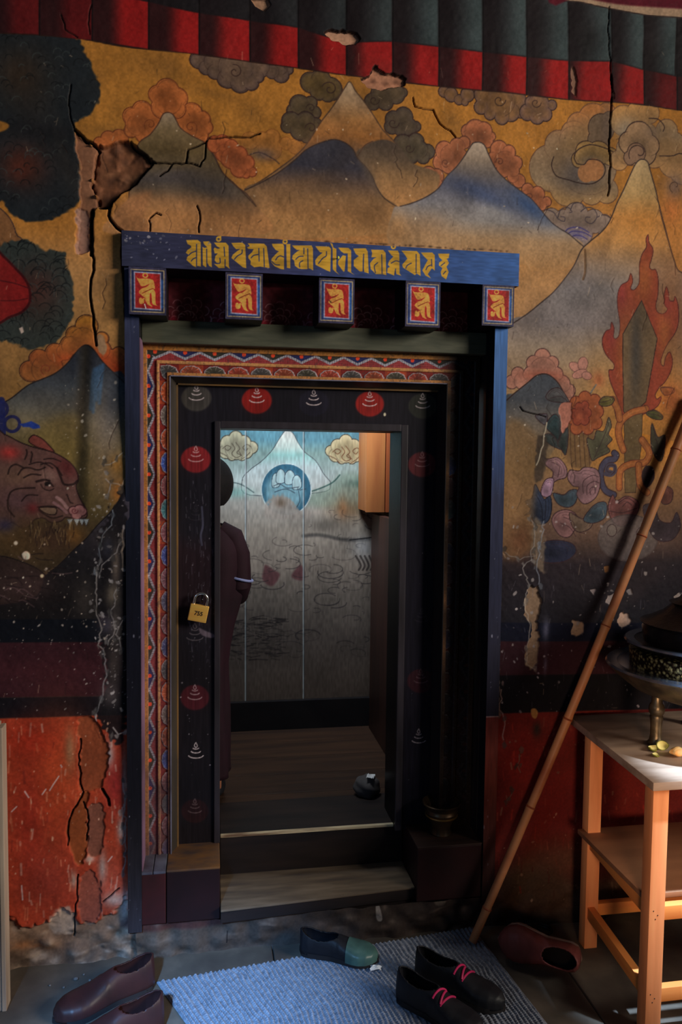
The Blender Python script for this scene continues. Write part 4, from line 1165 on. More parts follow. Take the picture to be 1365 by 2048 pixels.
# along the joint with the lintel, crumbly edge
for x_ in range(262, 1034, 9):
    y_ = 468 + (x_ - 245) * 0.0457
    w.blob((x_ + g3.uniform(-4, 4), y_ - g3.uniform(0, 3)), g3.uniform(2, 7), 2.0, [(60, 40, 34), (150, 116, 92), (40, 30, 30)][g3.integers(3)], 0.6)

w.grain(101, 0.07, 0.005, 0.05, 0.07)
w.h += (vnoise(w.nz, w.nx, 9, 8, 51) - 0.5) * 0.020 + (vnoise(w.nz, w.nx, 40, 36, 52) - 0.5) * 0.004 + (vnoise(w.nz, w.nx, 240, 210, 53) - 0.5) * 0.0012
low = sstep(0.20, 0.02, w.z)[:, None]
w.h += low * ((vnoise(w.nz, w.nx, 90, 70, 54) - 0.5) * 0.022)
edge_ = sstep(0.05, 0.0, np.maximum(-w.x - 0.237 + 0, 0))[None, :]
w.h = np.minimum(w.h, 0.018)
keep = lambda X, Z: ~((X > -0.226) & (X < 0.884) & (Z > 0.105) & (Z < 2.108))
tag(w.build('wall_front', M_WALL, keep=keep, extra=[((-0.85, 0.035, -0.03), (-0.236, 0.30, 3.05)), ((0.894, 0.035, -0.03), (1.85, 0.30, 3.05)), ((-0.236, 0.035, 2.118), (0.894, 0.30, 3.05)), ((-0.236, 0.035, -0.03), (0.894, 0.30, 0.10))]), kind='structure')
del w

# ================================================================== THE DOOR
door = tag(empty('door_1', (0.33, 0.0, 0.12)), kind='structure')


def fix(o):
    """parts are modelled in place, so undo the parent's offset"""
    o.matrix_parent_inverse = Matrix.Translation(-door.location)
    return o


# ---- lintel with the gold inscription
L = Canvas(-0.242, 0.922, 2.022, 2.119, 0.0011, -0.022, (46, 48, 74))
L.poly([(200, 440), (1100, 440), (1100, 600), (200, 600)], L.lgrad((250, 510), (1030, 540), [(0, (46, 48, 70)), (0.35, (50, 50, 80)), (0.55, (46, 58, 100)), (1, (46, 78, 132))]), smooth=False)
GOLD = (160, 122, 44)
BLUE = (44, 50, 84)


def glyph(o, k, P, cuts=(), ring=None):
    f = lambda q: [(o[0] + a / k, o[1] + b / k) for a, b in q]
    if ring:
        c_, r_ = f([ring[:2]])[0], ring[2] / k
        L.disc(c_, r_, r_, GOLD, 1, 0.7); L.disc(c_, r_ * 0.4, r_ * 0.4, BLUE, 0.8, 0.7)
    for q in P:
        L.poly(f(q), GOLD, soft=0.7, smooth=False)
    for q in cuts:
        L.line(f(q), 2.0, BLUE, 0.95, 0.6, smooth=True)


oa, ka = (360, 465), 7.184
ob = (540, 470)
oc, kc_ = (720, 475), 6.825
glyph(oa, ka, [[(90, 108), (255, 106), (300, 140), (302, 490), (255, 480), (235, 500), (190, 480), (95, 395), (105, 355), (130, 325), (85, 290), (110, 250), (165, 215), (160, 190), (110, 165)]], [[(240, 170), (240, 490)], [(130, 325), (170, 290), (230, 268)], [(165, 410), (190, 380), (235, 360)]])
glyph(oa, ka, [[(335, 130), (420, 125), (450, 165), (460, 500), (420, 480), (400, 440), (375, 500), (330, 470), (325, 205), (350, 220), (395, 215), (345, 165)]], [[(385, 240), (388, 470)]])
glyph(oa, ka, [[(490, 145), (660, 145), (700, 190), (705, 490), (722, 522), (655, 480), (640, 510), (560, 510), (490, 450), (545, 455), (500, 400), (510, 340), (545, 300), (500, 300), (485, 240), (500, 215), (545, 235), (580, 225), (530, 195)], [(545, 60), (600, 40), (590, 90)]], [[(635, 210), (645, 340)], [(650, 390), (650, 490)], [(575, 370), (575, 440), (510, 440)]], (558, 95, 40))
glyph(oa, ka, [[(740, 150), (900, 145), (940, 180), (955, 512), (905, 500), (740, 365), (760, 320), (820, 270), (870, 235), (810, 240), (770, 200)]], [[(785, 385), (830, 335), (890, 300), (895, 250)]])
glyph(oa, ka, [[(975, 155), (1210, 160), (1250, 200), (1290, 510), (1230, 500), (1150, 490), (1070, 500), (1015, 460), (1020, 410), (985, 370), (985, 330), (1040, 280), (1060, 240), (985, 235), (965, 215), (1005, 195)]], [[(1135, 230), (1140, 410)], [(1205, 230), (1215, 490)], [(1025, 365), (1060, 330), (1125, 315)]])
glyph(ob, ka, [[(30, 125), (190, 125), (205, 160), (205, 495), (160, 490), (70, 450), (20, 390), (25, 340), (90, 270), (130, 235), (85, 215), (40, 160)], [(235, 130), (295, 130), (295, 480), (245, 470)]], [[(85, 360), (110, 320), (150, 300), (200, 315)], [(30, 380), (80, 425), (140, 430)]], (220, 95, 38))
glyph(ob, ka, [[(320, 150), (600, 150), (620, 190), (624, 508), (570, 480), (530, 490), (460, 490), (410, 480), (360, 440), (350, 370), (320, 340), (330, 290), (390, 240), (430, 215), (390, 215), (350, 185)]], [[(490, 190), (490, 270)], [(545, 200), (550, 480)], [(375, 350), (420, 310), (480, 305)], [(430, 460), (430, 400), (475, 370)]])
glyph(ob, ka, [[(655, 160), (850, 165), (880, 200), (870, 530), (820, 510), (660, 430), (650, 370), (690, 310), (760, 255), (720, 245), (690, 210)], [(868, 112), (902, 125), (915, 180), (958, 200), (955, 520), (1000, 572), (930, 520), (905, 490), (902, 190)]], [[(815, 240), (810, 300), (760, 335), (700, 410)]])
glyph(ob, ka, [[(985, 180), (1130, 185), (1170, 220), (1170, 535), (1215, 572), (1120, 520), (1120, 265), (1065, 265), (1020, 230)], [(1050, 290), (1095, 300), (1075, 520), (1060, 530), (980, 420), (985, 370)]])
glyph((0, 0), 1, [[(707, 497), (732, 496.5), (736, 503), (738, 547), (729, 544), (726, 515), (726, 543), (720, 543), (708, 532), (708, 520), (718, 512), (712, 508)]], [[(728, 508), (727, 542)]])
glyph(oc, kc_, [[(155, 165), (320, 170), (355, 210), (362, 515), (310, 500), (290, 500), (220, 500), (150, 430), (140, 350), (190, 290), (230, 270), (160, 270), (170, 210)]], [[(300, 235), (305, 490)], [(215, 480), (200, 390), (245, 345)]])
glyph(oc, kc_, [[(385, 175), (520, 180), (540, 220), (545, 490), (568, 522), (500, 500), (490, 430), (470, 520), (375, 480), (380, 420), (410, 400), (385, 370), (400, 320), (460, 260), (430, 240)]], [[(430, 350), (490, 320), (540, 330)], [(490, 430), (478, 500)]], (460, 125, 36))
glyph(oc, kc_, [[(570, 180), (780, 185), (820, 230), (832, 525), (775, 490), (755, 515), (590, 410), (580, 370), (650, 290), (620, 240)]], [[(770, 230), (770, 480)], [(630, 420), (650, 380), (705, 350)]])
glyph(oc, kc_, [[(835, 205), (990, 205), (1025, 240), (1025, 452), (985, 420), (930, 500), (972, 557), (900, 520), (855, 450), (900, 360), (930, 310), (870, 250)]], [[(905, 440), (930, 395), (975, 375)], [(980, 300), (985, 390)]])
glyph(oc, kc_, [[(1070, 220), (1225, 220), (1215, 280), (1190, 290), (1220, 350), (1185, 400), (1215, 470), (1180, 572), (1120, 530), (1105, 470), (1130, 420), (1080, 380), (1085, 340), (1130, 310), (1085, 270)]], [[(1110, 385), (1160, 345)], [(1140, 500), (1175, 460)]])
L.specks(250, 470, 420, 530, 26, 0.6, 3, (130, 130, 150), 61, elong=2); L.specks(420, 480, 1030, 560, 40, 0.4, 1.6, (120, 120, 140), 62)
L.specks(250, 466, 330, 486, 18, 1, 4, (120, 116, 124), 63)
L.grain(64, 0.10, 0.004, 0.03, 0.08, cellx=0.02)
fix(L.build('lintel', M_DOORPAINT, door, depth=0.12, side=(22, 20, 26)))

# ---- posts
for x0, x1, side in ((-0.237, -0.197, 'L'), (0.855, 0.896, 'R')):
    P_ = Canvas(x0, x1, 0.09, 2.03, 0.002, -0.010, (40, 44, 66))
    if side == 'L':
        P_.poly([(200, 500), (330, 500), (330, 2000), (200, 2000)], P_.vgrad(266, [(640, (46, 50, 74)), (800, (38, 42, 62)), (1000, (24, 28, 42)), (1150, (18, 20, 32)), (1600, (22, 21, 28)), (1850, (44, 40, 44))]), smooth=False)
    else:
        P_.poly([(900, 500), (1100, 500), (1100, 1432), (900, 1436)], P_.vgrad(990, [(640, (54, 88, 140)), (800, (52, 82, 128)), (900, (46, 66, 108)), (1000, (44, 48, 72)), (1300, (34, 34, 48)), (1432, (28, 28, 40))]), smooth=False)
        P_.poly([(900, 1436), (1100, 1430), (1100, 1900), (900, 1900)], P_.vgrad(990, [(1430, (84, 36, 34)), (1560, (96, 44, 36)), (1700, (52, 28, 26)), (1850, (30, 22, 22))]), smooth=False, soft=1, line=(120, 100, 100), lw=1.5)
    xm = 268 if side == 'L' else 985
    P_.specks(xm - 25, 640, xm + 25, 1850, 60, 0.4, 1.8, (110, 110, 125), 65, elong=3, rot=1.57)
    P_.grain(66 + len(side), 0.10, 0.04, 0.2, 0.08, cellx=0.003)
    fix(P_.build('post', M_DOORPAINT, door, depth=0.06, side=(16, 15, 19)))  # near-black side faces carry the shade of the recess in their colour
M_LILAC = noise_mat('lilac_edge_paint', (112, 84, 108), (66, 48, 58), 3, 0.6, stretch=(1, 1, 1.2))
fix(MB().box((-0.197, 0.0, 0.27), (-0.1945, 0.10, 1.83)).build('post_edge', M_LILAC, door))
M_DARKWOOD_SHADE = noise_mat('dark_wood_and_shade', (18, 15, 18), (26, 20, 20), 8, 0.5, stretch=(6, 6, 0.6), bump=0.2)  # dark wood, also the shaded tone of the right moulding and bead
b_ = MB().box((0.853, 0.05, 0.09), (0.886, 0.302, 2.11)).box((-0.236, 0.055, 0.09), (-0.198, 0.302, 2.11)).box((-0.236, 0.15, 1.722), (0.886, 0.302, 2.11))
fix(b_.build('reveal', M_DARKWOOD_SHADE, door))

# ---- projecting beam ends with a painted syllable
GP = np.array([(245, 400), (310, 455), (560, 450), (700, 455), (800, 510), (840, 740), (780, 740), (855, 860), (860, 1170), (920, 1235), (760, 1190), (730, 920), (680, 890), (680, 1180), (760, 1270), (620, 1230), (560, 1150), (500, 1050), (490, 1160), (430, 1210), (340, 1190), (335, 1060), (390, 1020), (440, 1060), (470, 1030), (540, 1040), (430, 960), (320, 860), (440, 740), (560, 700), (670, 600), (430, 690), (310, 540)], float)
bx = [(-0.222, -0.121, 1.888, 2.018), (0.043, 0.148, 1.886, 2.016), (0.310, 0.414, 1.886, 2.014), (0.567, 0.673, 1.886, 2.018), (0.803, 0.903, 1.898, 2.019)]
for i, (x0, x1, z0, z1) in enumerate(bx):
    B = Canvas(x0, x1, z0, z1, 0.0011, -0.036, (52, 50, 72))
    B.pix = False
    B.k = 0.0014
    wx, wz = x1 - x0, z1 - z0
    R_ = lambda q: [(x0 + a * wx, z1 - b * wz) for a, b in q]
    fr = lambda m_: R_([(m_, m_), (1 - m_, m_), (1 - m_, 1 - m_), (m_, 1 - m_)])
    B.poly(fr(0.06), (34, 38, 66) if i < 1 else (40, 54, 98), smooth=False, line=(140, 122, 92), lw=1.6)
    B.poly(R_([(0.06, 0.06), (0.10, 0.06), (0.10, 0.94), (0.06, 0.94)]), (30, 44, 92), 0.6, smooth=False)
    B.poly(R_([(0.84, 0.25), (0.92, 0.25), (0.92, 0.85), (0.84, 0.85)]), (40, 90, 160), 0.6, smooth=False, soft=3)
    B.poly(R_([(0.135, 0.10), (0.86, 0.105), (0.865, 0.90), (0.14, 0.885)]), (132, 136, 160), smooth=False, soft=1.6)
    B.poly(R_([(0.165, 0.125), (0.835, 0.13), (0.84, 0.875), (0.17, 0.86)]), (142, 34, 34), smooth=False)
    g_n = (GP - [205, 290]) / [800, 1050]
    q = R_([(0.165 + 0.67 * a, 0.125 + 0.745 * b) for a, b in g_n])
    B.poly(q, (178, 124, 60), soft=0.8, n=3)
    B.line(R_([(0.165 + 0.67 * a, 0.125 + 0.745 * b) for a, b in [(0.29, 0.572), (0.54, 0.476), (0.72, 0.424)]]), 1.6, (120, 40, 30))
    cc = R_([(0.165 + 0.67 * 0.41, 0.125 + 0.745 * 0.062)])[0]
    t = np.linspace(0, 2 * math.pi, 24)
    B.line(np.stack([cc[0] + 0.0062 * np.cos(t), cc[1] + 0.0056 * np.sin(t)], 1), 2.4, (178, 124, 60), smooth=False)
    if i == 0:
        B.line(R_([(0.42, 0.78), (0.45, 0.86)]), 2, (220, 210, 200), smooth=False)
    if i == 2:
        B.line(R_([(0.30, 0.50), (0.34, 0.54)]), 2, (60, 40, 30), smooth=False)
    B.grain(70 + i, 0.14, 0.004, 0.02, 0.12)
    fix(B.build('bracket_block', M_DOORPAINT, door, depth=0.14, side=(20, 16, 19)))

# ---- carved lotus board between the beam ends, and the plain green beam below
F_ = Canvas(-0.197, 0.856, 1.885, 2.03, 0.002, 0.100, (104, 40, 48))
g4 = np.random.default_rng(8)
F_.poly([(200, 500), (1100, 500), (1100, 575), (200, 545)], (30, 16, 20), smooth=False, soft=6)
for gx in (375, 470, 560, 660, 735, 905, 830):
    F_.blob((gx, 612 + (gx - 375) * 0.04), 30, 26, (96, 48, 54), 0.7)
    for ring_ in range(3):
        for k in range(7):
            a = math.pi * (k / 6.0) + math.pi
            r = 12 + 13 * ring_
            c_ = (gx + r * math.cos(a) * 1.05, 640 + (gx - 375) * 0.045 + r * 0.95 * math.sin(a))
            t = np.linspace(-2.4, 0.4, 8) + a + math.pi / 2
            rr = 7 + ring_
            F_.line(np.stack([c_[0] + rr * np.cos(t), c_[1] + rr * np.sin(t)], 1), 1.6, (210, 168, 176), g4.uniform(.3, .8), smooth=False, h=0.002)
    F_.blob((gx - 30, 640 + (gx - 375) * 0.045), 10, 8, (140, 26, 44), 0.8)
F_.grain(80, 0.15, 0.01, 0.06, 0.1)
fix(F_.build('carved_board', M_DOORPAINT, door, depth=0.02))
M_GREEN = noise_mat('green_beam_paint', (54, 56, 46), (68, 68, 56), 14, 0.55, stretch=(1, 6, 6), bump=0.15)
fix(MB().box((-0.197, 0.062, 1.826), (0.856, 0.122, 1.893), 0.003).build('beam', M_GREEN, door))

# ---- painted border: zigzag band and lotus petal band, mitred round three sides
T = Canvas(-0.196, 0.846, 0.268, 1.826, 0.0016, 0.100, (60, 40, 34))
T.pix = False
X, Z = np.meshgrid(T.x, T.z)
dL = X + 0.195
dR = (0.845 - X) * 0.74
dT = (1.822 - Z) * 0.897
d = np.minimum(np.minimum(dL, dR), dT)
topm = (dT <= dL) & (dT <= dR)
u = np.where(topm, X + 0.161, 1.7915 - Z)
C_ = T.rgb
ORG = np.array((140, 92, 46)); REDD = np.array((112, 34, 32))
sel = d < 0.011
C_[sel] = ORG
T.h[sel] = 0.006
# zigzag band 0.011..0.038
vb = np.clip((d - 0.011) / 0.026, 0, 1)
z1 = (d >= 0.011) & (d < 0.0375)
per = 0.0875
ph = u / per
tri = np.abs(2 * (ph - np.floor(ph + 0.5)))
bnd = 0.16 + 0.70 * (1 - tri)
cell = (np.floor(ph + 0.5).astype(int) % 2 == 0)
outc = np.where(cell[..., None], np.array((44, 44, 40)), np.array((36, 38, 78)))
hatch = ((np.sin(u * 2 * np.pi / 0.0052) > 0.55) | (np.sin(vb * 2 * np.pi * 5) > 0.6))
inc = np.where(hatch[..., None], np.array((128, 56, 58)), np.array((104, 30, 36)))
band = np.where((vb < bnd)[..., None], outc, inc)
tick = (np.abs(vb - bnd + 0.07) < 0.13)
tk = np.sin((u + 0.004 * np.sign(ph - np.floor(ph + .5)) * vb) * 2 * np.pi / 0.0068) > -0.3
band = np.where((tick & tk)[..., None], np.array((132, 130, 140)), np.where(tick[..., None], np.array((96, 98, 110)), band))
du = np.abs(ph - np.floor(ph + 0.5)) * per
dot = (du ** 2 + (vb * 0.026 - 0.004) ** 2) < 0.0058 ** 2
band = np.where(dot[..., None], np.array((196, 58, 34)), band)
C_[z1] = band[z1]
sel = (d >= 0.0375) & (d < 0.046)
C_[sel] = np.array((150, 106, 66)); T.h[sel] = 0.006
# petals 0.046..0.069
z2 = (d >= 0.046) & (d < 0.069)
vp = np.clip((0.069 - d) / 0.023, 0, 1)           # 0 at the inner edge
pp = 0.070
k_ = np.floor(u / pp).astype(int)
uu = (u / pp - k_ - 0.5) * 2
rad = np.sqrt((uu / 0.94) ** 2 + (vp / 0.90) ** 2)
scal = 0.94 + 0.06 * np.abs(np.cos(np.arctan2(vp, uu) * 4.5))
inside = rad < scal
pal_side = np.array([(60, 62, 66), (146, 66, 40), (86, 78, 74), (128, 62, 44), (54, 72, 136), (110, 66, 70), (58, 100, 108), (104, 66, 74), (52, 66, 126), (96, 64, 74), (66, 68, 92), (92, 62, 70), (50, 58, 96)], float)
pal_top = np.array([(62, 58, 58), (118, 56, 40), (60, 56, 48), (124, 50, 40)], float)
pc = np.where(topm[..., None], pal_top[k_ % 4], pal_side[np.clip(k_, 0, 40) % 13])
lob = np.abs(np.sin(np.arctan2(vp, uu) * 4.5))
pc = pc * (0.75 + 0.35 * rad[..., None]) + (lob < 0.22)[..., None] * (rad > 0.45)[..., None] * 34
bg = np.where(((k_ % 3) == 1)[..., None], np.array((128, 52, 34)), np.array((104, 34, 32)))
pb = np.where(inside[..., None], pc, bg)
pb = np.where(((rad > scal - 0.11) & inside)[..., None], np.array((122, 112, 116)), pb)
C_[z2] = pb[z2]
T.h[z2 & inside] += 0.002
sel = d >= 0.069
C_[sel] = np.array((142, 96, 56)); T.h[sel] = 0.006
# smoke-darkened, rubbed-off paint towards the foot of the border (dirt has a ragged edge)
dirt = sstep(0.62, 0.32, Z + (vnoise(T.nz, T.nx, 30, 20, 91) - 0.5) * 0.35)
C_[:] = C_ * (1 - 0.75 * dirt[..., None]) + np.array((60, 46, 48)) * 0.75 * dirt[..., None]
dull = sstep(1.5, 0.9, Z)[..., None] * 0.25
C_[:] = C_ * (1 - dull) + np.array((96, 72, 76)) * dull
shadeR = (sstep(0.66, 0.76, X + (vnoise(T.nz, T.nx, 30, 20, 92) - 0.5) * 0.1))[..., None] * 0.82  # shade of the right side painted into the border
C_[:] = C_ * (1 - shadeR) + np.array((16, 12, 13)) * shadeR
wr = vnoise(T.nz, T.nx, 300, 200, 93) > 0.80
C_[wr] = C_[wr] * 0.6 + np.array((96, 84, 84)) * 0.25
T.grain(94, 0.10, 0.004, 0.05, 0.08)
fix(T.build('painted_border', M_DOORPAINT, door, keep=lambda X, Z: (X < -0.116) | (X > 0.738) | (Z > 1.735)))
del C_, X, Z
MOULD = noise_mat('grey_moulding_paint', (50, 44, 38), (34, 31, 30), 10, 0.45, stretch=(1, 1, 0.4))
PALE_ = noise_mat('pale_bead_paint', (98, 98, 118), (60, 58, 68), 12, 0.4)
mo = MB()
xa, xb, za = -0.117, 0.739, 1.735
xi, xj, zi = -0.100, 0.722, 1.717
mo.hexa([(xa, 0.094, 0.27), (xi, 0.140, 0.27), (xi, 0.17, 0.27), (xa, 0.17, 0.27), (xa, 0.094, za), (xi, 0.140, zi), (xi, 0.17, zi), (xa, 0.17, za)])
mo2 = MB()
mo2.hexa([(xj, 0.140, 0.27), (xb, 0.094, 0.27), (xb, 0.17, 0.27), (xj, 0.17, 0.27), (xj, 0.140, zi), (xb, 0.094, za), (xb, 0.17, za), (xj, 0.17, zi)])
mo.hexa([(xi, 0.140, zi), (xj, 0.140, zi), (xj, 0.17, zi), (xi, 0.17, zi), (xa, 0.094, za), (xb, 0.094, za), (xb, 0.17, za), (xa, 0.17, za)])
fix(mo.build('moulding', MOULD, door))
fix(mo2.build('moulding', M_DARKWOOD_SHADE, door))  # darker material here stands for the shade on the right side
fix(MB().box((0.7375, 0.090, 0.27), (0.7405, 0.098, 1.736)).build('bead', M_DARKWOOD_SHADE, door))
be = MB().box((-0.1185, 0.090, 0.27), (-0.1155, 0.098, 1.736)).box((-0.1185, 0.090, 1.7335), (0.7405, 0.098, 1.7365))
fix(be.build('bead', PALE_, door))
ORB = noise_mat('orange_bead_paint', (104, 76, 42), (70, 56, 40), 10, 0.5)
be = MB().box((-0.101, 0.136, 0.27), (-0.096, 0.150, 1.718)).box((-0.101, 0.136, 1.713), (0.723, 0.150, 1.718))
fix(be.build('inner_bead', ORB, door))

# ---- black door frame with five jewel discs on top and one row down each side
K = Canvas(-0.100, 0.724, 0.268, 1.720, 0.0018, 0.150, (26, 24, 31))
K.poly([(340, 1300), (460, 1300), (460, 1800), (340, 1800)], (22, 18, 21), 0.7, soft=60, smooth=False)
K.poly([(345, 1080), (440, 1090), (440, 1240), (345, 1250)], (36, 22, 27), 0.7, soft=30, smooth=False)
K.poly([(780, 900), (900, 900), (900, 1700), (780, 1700)], (24, 22, 32), 0.7, soft=20, smooth=False)


def jewel(c_, col, a, s_=1.0, la=0.9):
    if col is not None:
        K.disc(c_, 30 * s_, 26.5 * s_, col, a, 2.5)
        K.blob((c_[0], c_[1] + 10), 24 * s_, 18 * s_, tuple(v * 0.75 for v in col), 0.35 * a)
    WH = (164, 150, 152)
    for r, dy in ((5.5, -8), (9.5, -2), (15, 6)):
        t = np.linspace(0.25, math.pi - 0.25, 9)
        K.line(np.stack([c_[0] + r * np.cos(t) * s_, c_[1] + (dy - 8 + r * 0.42 * np.sin(t)) * s_], 1), 2.2, WH, la, 0.7, smooth=False)
    K.line([(c_[0], c_[1] - 27 * s_), (c_[0] - 3 * s_, c_[1] - 21 * s_), (c_[0], c_[1] - 17 * s_), (c_[0] + 3 * s_, c_[1] - 20 * s_), (c_[0], c_[1] - 27 * s_)], 1.8, WH, la, 0.7)


jewel((393, 796), (60, 56, 54), 1); jewel((514, 801), (122, 28, 26), 1); jewel((628, 806), (30, 28, 40), 0.9)
jewel((740, 808), (126, 30, 28), 1, 0.95); jewel((846, 812), (46, 46, 42), 1, 0.95, 0.8)
jewel((392, 919), (110, 30, 34), 1, 1.0, 0.6); jewel((845, 929), (84, 34, 38), 0.9, 0.95, 0.4)
jewel((392, 1036), None, 0, 1, 0.06); jewel((390, 1276), None, 0, 1.1, 0.3); jewel((390, 1395), (84, 26, 34), 0.7, 0.95, 0.55); jewel((392, 1512), None, 0, 1.0, 0.9)
jewel((390, 1622), (44, 22, 24), 0.7, 0.9, 0.3); jewel((842, 1362), (66, 26, 32), 0.6, 0.9, 0.25); jewel((838, 1482), None, 0, 0.9, 0.7); jewel((844, 1240), None, 0, 0.9, 0.1)
g5 = np.random.default_rng(14)
for _ in range(120):
    x_, y_ = g5.uniform(372, 438), g5.uniform(960, 1320)
    K.line([(x_, y_), (x_ + g5.uniform(-2, 2), y_ + g5.uniform(2, 16))], g5.uniform(0.8, 2.0), (84, 80, 92), g5.uniform(.15, .6), 0.6)
K.specks(350, 1000, 440, 1640, 60, 0.5, 2.2, (130, 124, 134), 95); K.specks(800, 880, 880, 1600, 16, 0.5, 1.6, (110, 104, 110), 96)
K.poly([(398, 1256), (412, 1262), (430, 1270), (424, 1276), (404, 1270)], (92, 80, 90), 0.8, soft=2)
K.line([(404, 1014), (406, 1050), (402, 1070), (404, 1090)], 4, (66, 66, 84), 0.7)
K.disc((770, 829), 2.4, 3.4, (190, 176, 150))
K.grain(97, 0.14, 0.05, 0.15, 0.10, cellx=0.004)
fix(K.build('frame_board', M_DOORPAINT, door, keep=lambda X, Z: ~((X > 0.030) & (X < 0.607) & (Z < 1.587)),
            side=(11, 10, 12), extra=[((-0.100, 0.1505, 0.268), (0.032, 0.30, 1.720)), ((0.605, 0.1505, 0.268), (0.724, 0.30, 1.720)), ((0.032, 0.1505, 1.585), (0.605, 0.30, 1.720))]))
SLATE = noise_mat('worn_black_frame_wood', (40, 36, 42), (28, 25, 28), 9, 0.45, stretch=(4, 4, 0.5), bump=0.35)
bd = MB().box((0.014, 0.141, 0.27), (0.032, 0.156, 1.606), 0.002).box((0.605, 0.141, 0.27), (0.627, 0.156, 1.606), 0.002).box((0.0325, 0.141, 1.585), (0.6045, 0.156, 1.607), 0.002)
fix(bd.build('stop_bead', SLATE, door))

# ---- threshold, tread and the wooden blocks left and right of it
SOOT = noise_mat('sooty_plank', (34, 26, 24), (20, 17, 18), 6, 0.5, stretch=(0.6, 4, 4), bump=0.3)
WORN_LIT = noise_mat('worn_lit_plank_edge', (190, 160, 132), (84, 64, 50), 14, 0.4, stretch=(0.5, 4, 4), bump=0.3)  # worn edge, lightened further to carry the highlight along it
TREADM = noise_mat('worn_step_wood', (96, 82, 68), (58, 50, 46), 7, 0.36, stretch=(0.7, 4, 4), bump=0.4, c3=(78, 66, 54))
OCH = noise_mat('worn_ochre_wood', (92, 62, 34), (56, 44, 40), 12, 0.42, stretch=(1, 2, 2), bump=0.5)
MARO = noise_mat('dark_maroon_paint', (32, 14, 15), (23, 12, 13), 8, 0.5, bump=0.2)
BLUELIT = noise_mat('worn_wood_blue_lit', (80, 82, 94), (52, 48, 56), 14, 0.4, bump=0.4)  # worn wood with the bluish light on it mixed into the colour
fix(MB().box((0.032, 0.175, 0.115), (0.640, 0.42, 0.279), 0.004).build('threshold', SOOT, door))
fix(MB().box((0.034, 0.168, 0.272), (0.612, 0.182, 0.2815), 0.003).build('threshold_nosing', WORN_LIT, door))
def hx(x0, x1, ya, yb, y1, z0, z1):
    return [(x0, ya, z0), (x1, yb, z0), (x1, y1, z0), (x0, y1, z0), (x0, ya, z1), (x1, yb, z1), (x1, y1, z1), (x0, y1, z1)]


fix(MB().hexa(hx(0.033, 0.640, -0.030, 0.012, 0.18, 0.1415, 0.1475), 0.002).build('step_tread', TREADM, door))
fix(MB().hexa(hx(0.033, 0.640, -0.024, 0.018, 0.18, 0.104, 0.1412), 0.002).build('step', SOOT, door))
fix(MB().box((-0.126, -0.006, 0.108), (0.031, 0.26, 0.264), 0.003).build('sill_block', MARO, door))
fix(MB().box((-0.126, -0.008, 0.264), (0.031, 0.26, 0.271), 0.0025).build('sill_top', OCH, door))
fix(MB().box((-0.205, -0.006, 0.108), (-0.128, 0.12, 0.262), 0.003).build('sill_block', noise_mat('worn_red_paint', (54, 21, 21), (36, 18, 18), 10, 0.5), door))
fix(MB().box((-0.205, -0.008, 0.262), (-0.166, 0.12, 0.270), 0.002).box((-0.164, -0.008, 0.262), (-0.128, 0.12, 0.270), 0.002).build('sill_top', BLUELIT, door))
fix(MB().box((0.641, -0.006, 0.108), (0.853, 0.26, 0.281), 0.004).build('sill_block', MARO, door))
fix(MB().box((0.641, -0.008, 0.281), (0.853, 0.26, 0.286), 0.002).build('sill_top', noise_mat('dark_sill_wood', (52, 36, 30), (34, 25, 24), 8, 0.4, stretch=(0.5, 4, 4)), door))
fix(MB().box((0.02, 0.02, 0.09), (0.65, 0.19, 0.112)).build('riser', SOOT, door))

# ================================================================== THE ROOM BEHIND
I = Canvas(-0.75, 1.25, 0.26, 2.5, 0.0028, 1.19, (112, 108, 104))
I.k = 1.19 + 2.3
I.k = I.k / FOC * 1.02
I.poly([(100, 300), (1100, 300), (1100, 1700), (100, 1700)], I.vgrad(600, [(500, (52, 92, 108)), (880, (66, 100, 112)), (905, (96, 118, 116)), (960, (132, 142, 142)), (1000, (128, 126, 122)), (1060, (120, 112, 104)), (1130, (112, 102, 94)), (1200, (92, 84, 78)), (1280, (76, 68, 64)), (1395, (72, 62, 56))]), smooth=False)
I.poly([(573, 860), (586, 866), (596, 884), (610, 904), (632, 922), (648, 948), (662, 968), (640, 985), (500, 990), (485, 960), (500, 940), (524, 922), (545, 900), (560, 876)], I.vgrad(570, [(866, (150, 150, 146)), (895, (138, 150, 146)), (910, (108, 142, 140)), (935, (140, 152, 154)), (985, (146, 148, 146))]), line=(60, 66, 70), lw=1.2)
I.poly([(607, 990), (640, 980), (665, 965), (690, 945), (735, 950), (800, 965), (800, 1020), (607, 1010)], (96, 118, 106), 0.6, soft=10)
I.line([(607, 986), (632, 980), (664, 966), (680, 950)], 3, (40, 70, 66), 0.8)
I.blob((730, 968), 36, 9, (42, 78, 72), 0.7); I.blob((470, 985), 40, 12, (84, 124, 120), 0.7); I.line([(442, 962), (480, 968), (508, 985)], 2, (40, 60, 62), 0.8)
I.blob((700, 1020), 50, 26, (96, 74, 52), 0.8); I.blob((686, 1014), 10, 24, (124, 76, 44), 0.5); I.blob((720, 985), 50, 22, (100, 100, 86), 0.5)
I.disc((573, 979), 50, 52, (42, 80, 100), 1, 2, (150, 160, 160), 1.6)
I.disc((570, 984), 38, 40, (110, 140, 148), 0.75, 9)
for c_, r_ in (((552, 958), 7), ((562, 950), 8), ((580, 952), 9), ((594, 962), 8)):
    I.poly([(c_[0] - r_, c_[1] + 16), (c_[0] - r_, c_[1] - 4), (c_[0], c_[1] - 12), (c_[0] + r_, c_[1] - 4), (c_[0] + r_, c_[1] + 14)], (128, 148, 152), line=(40, 52, 66), lw=1.1)
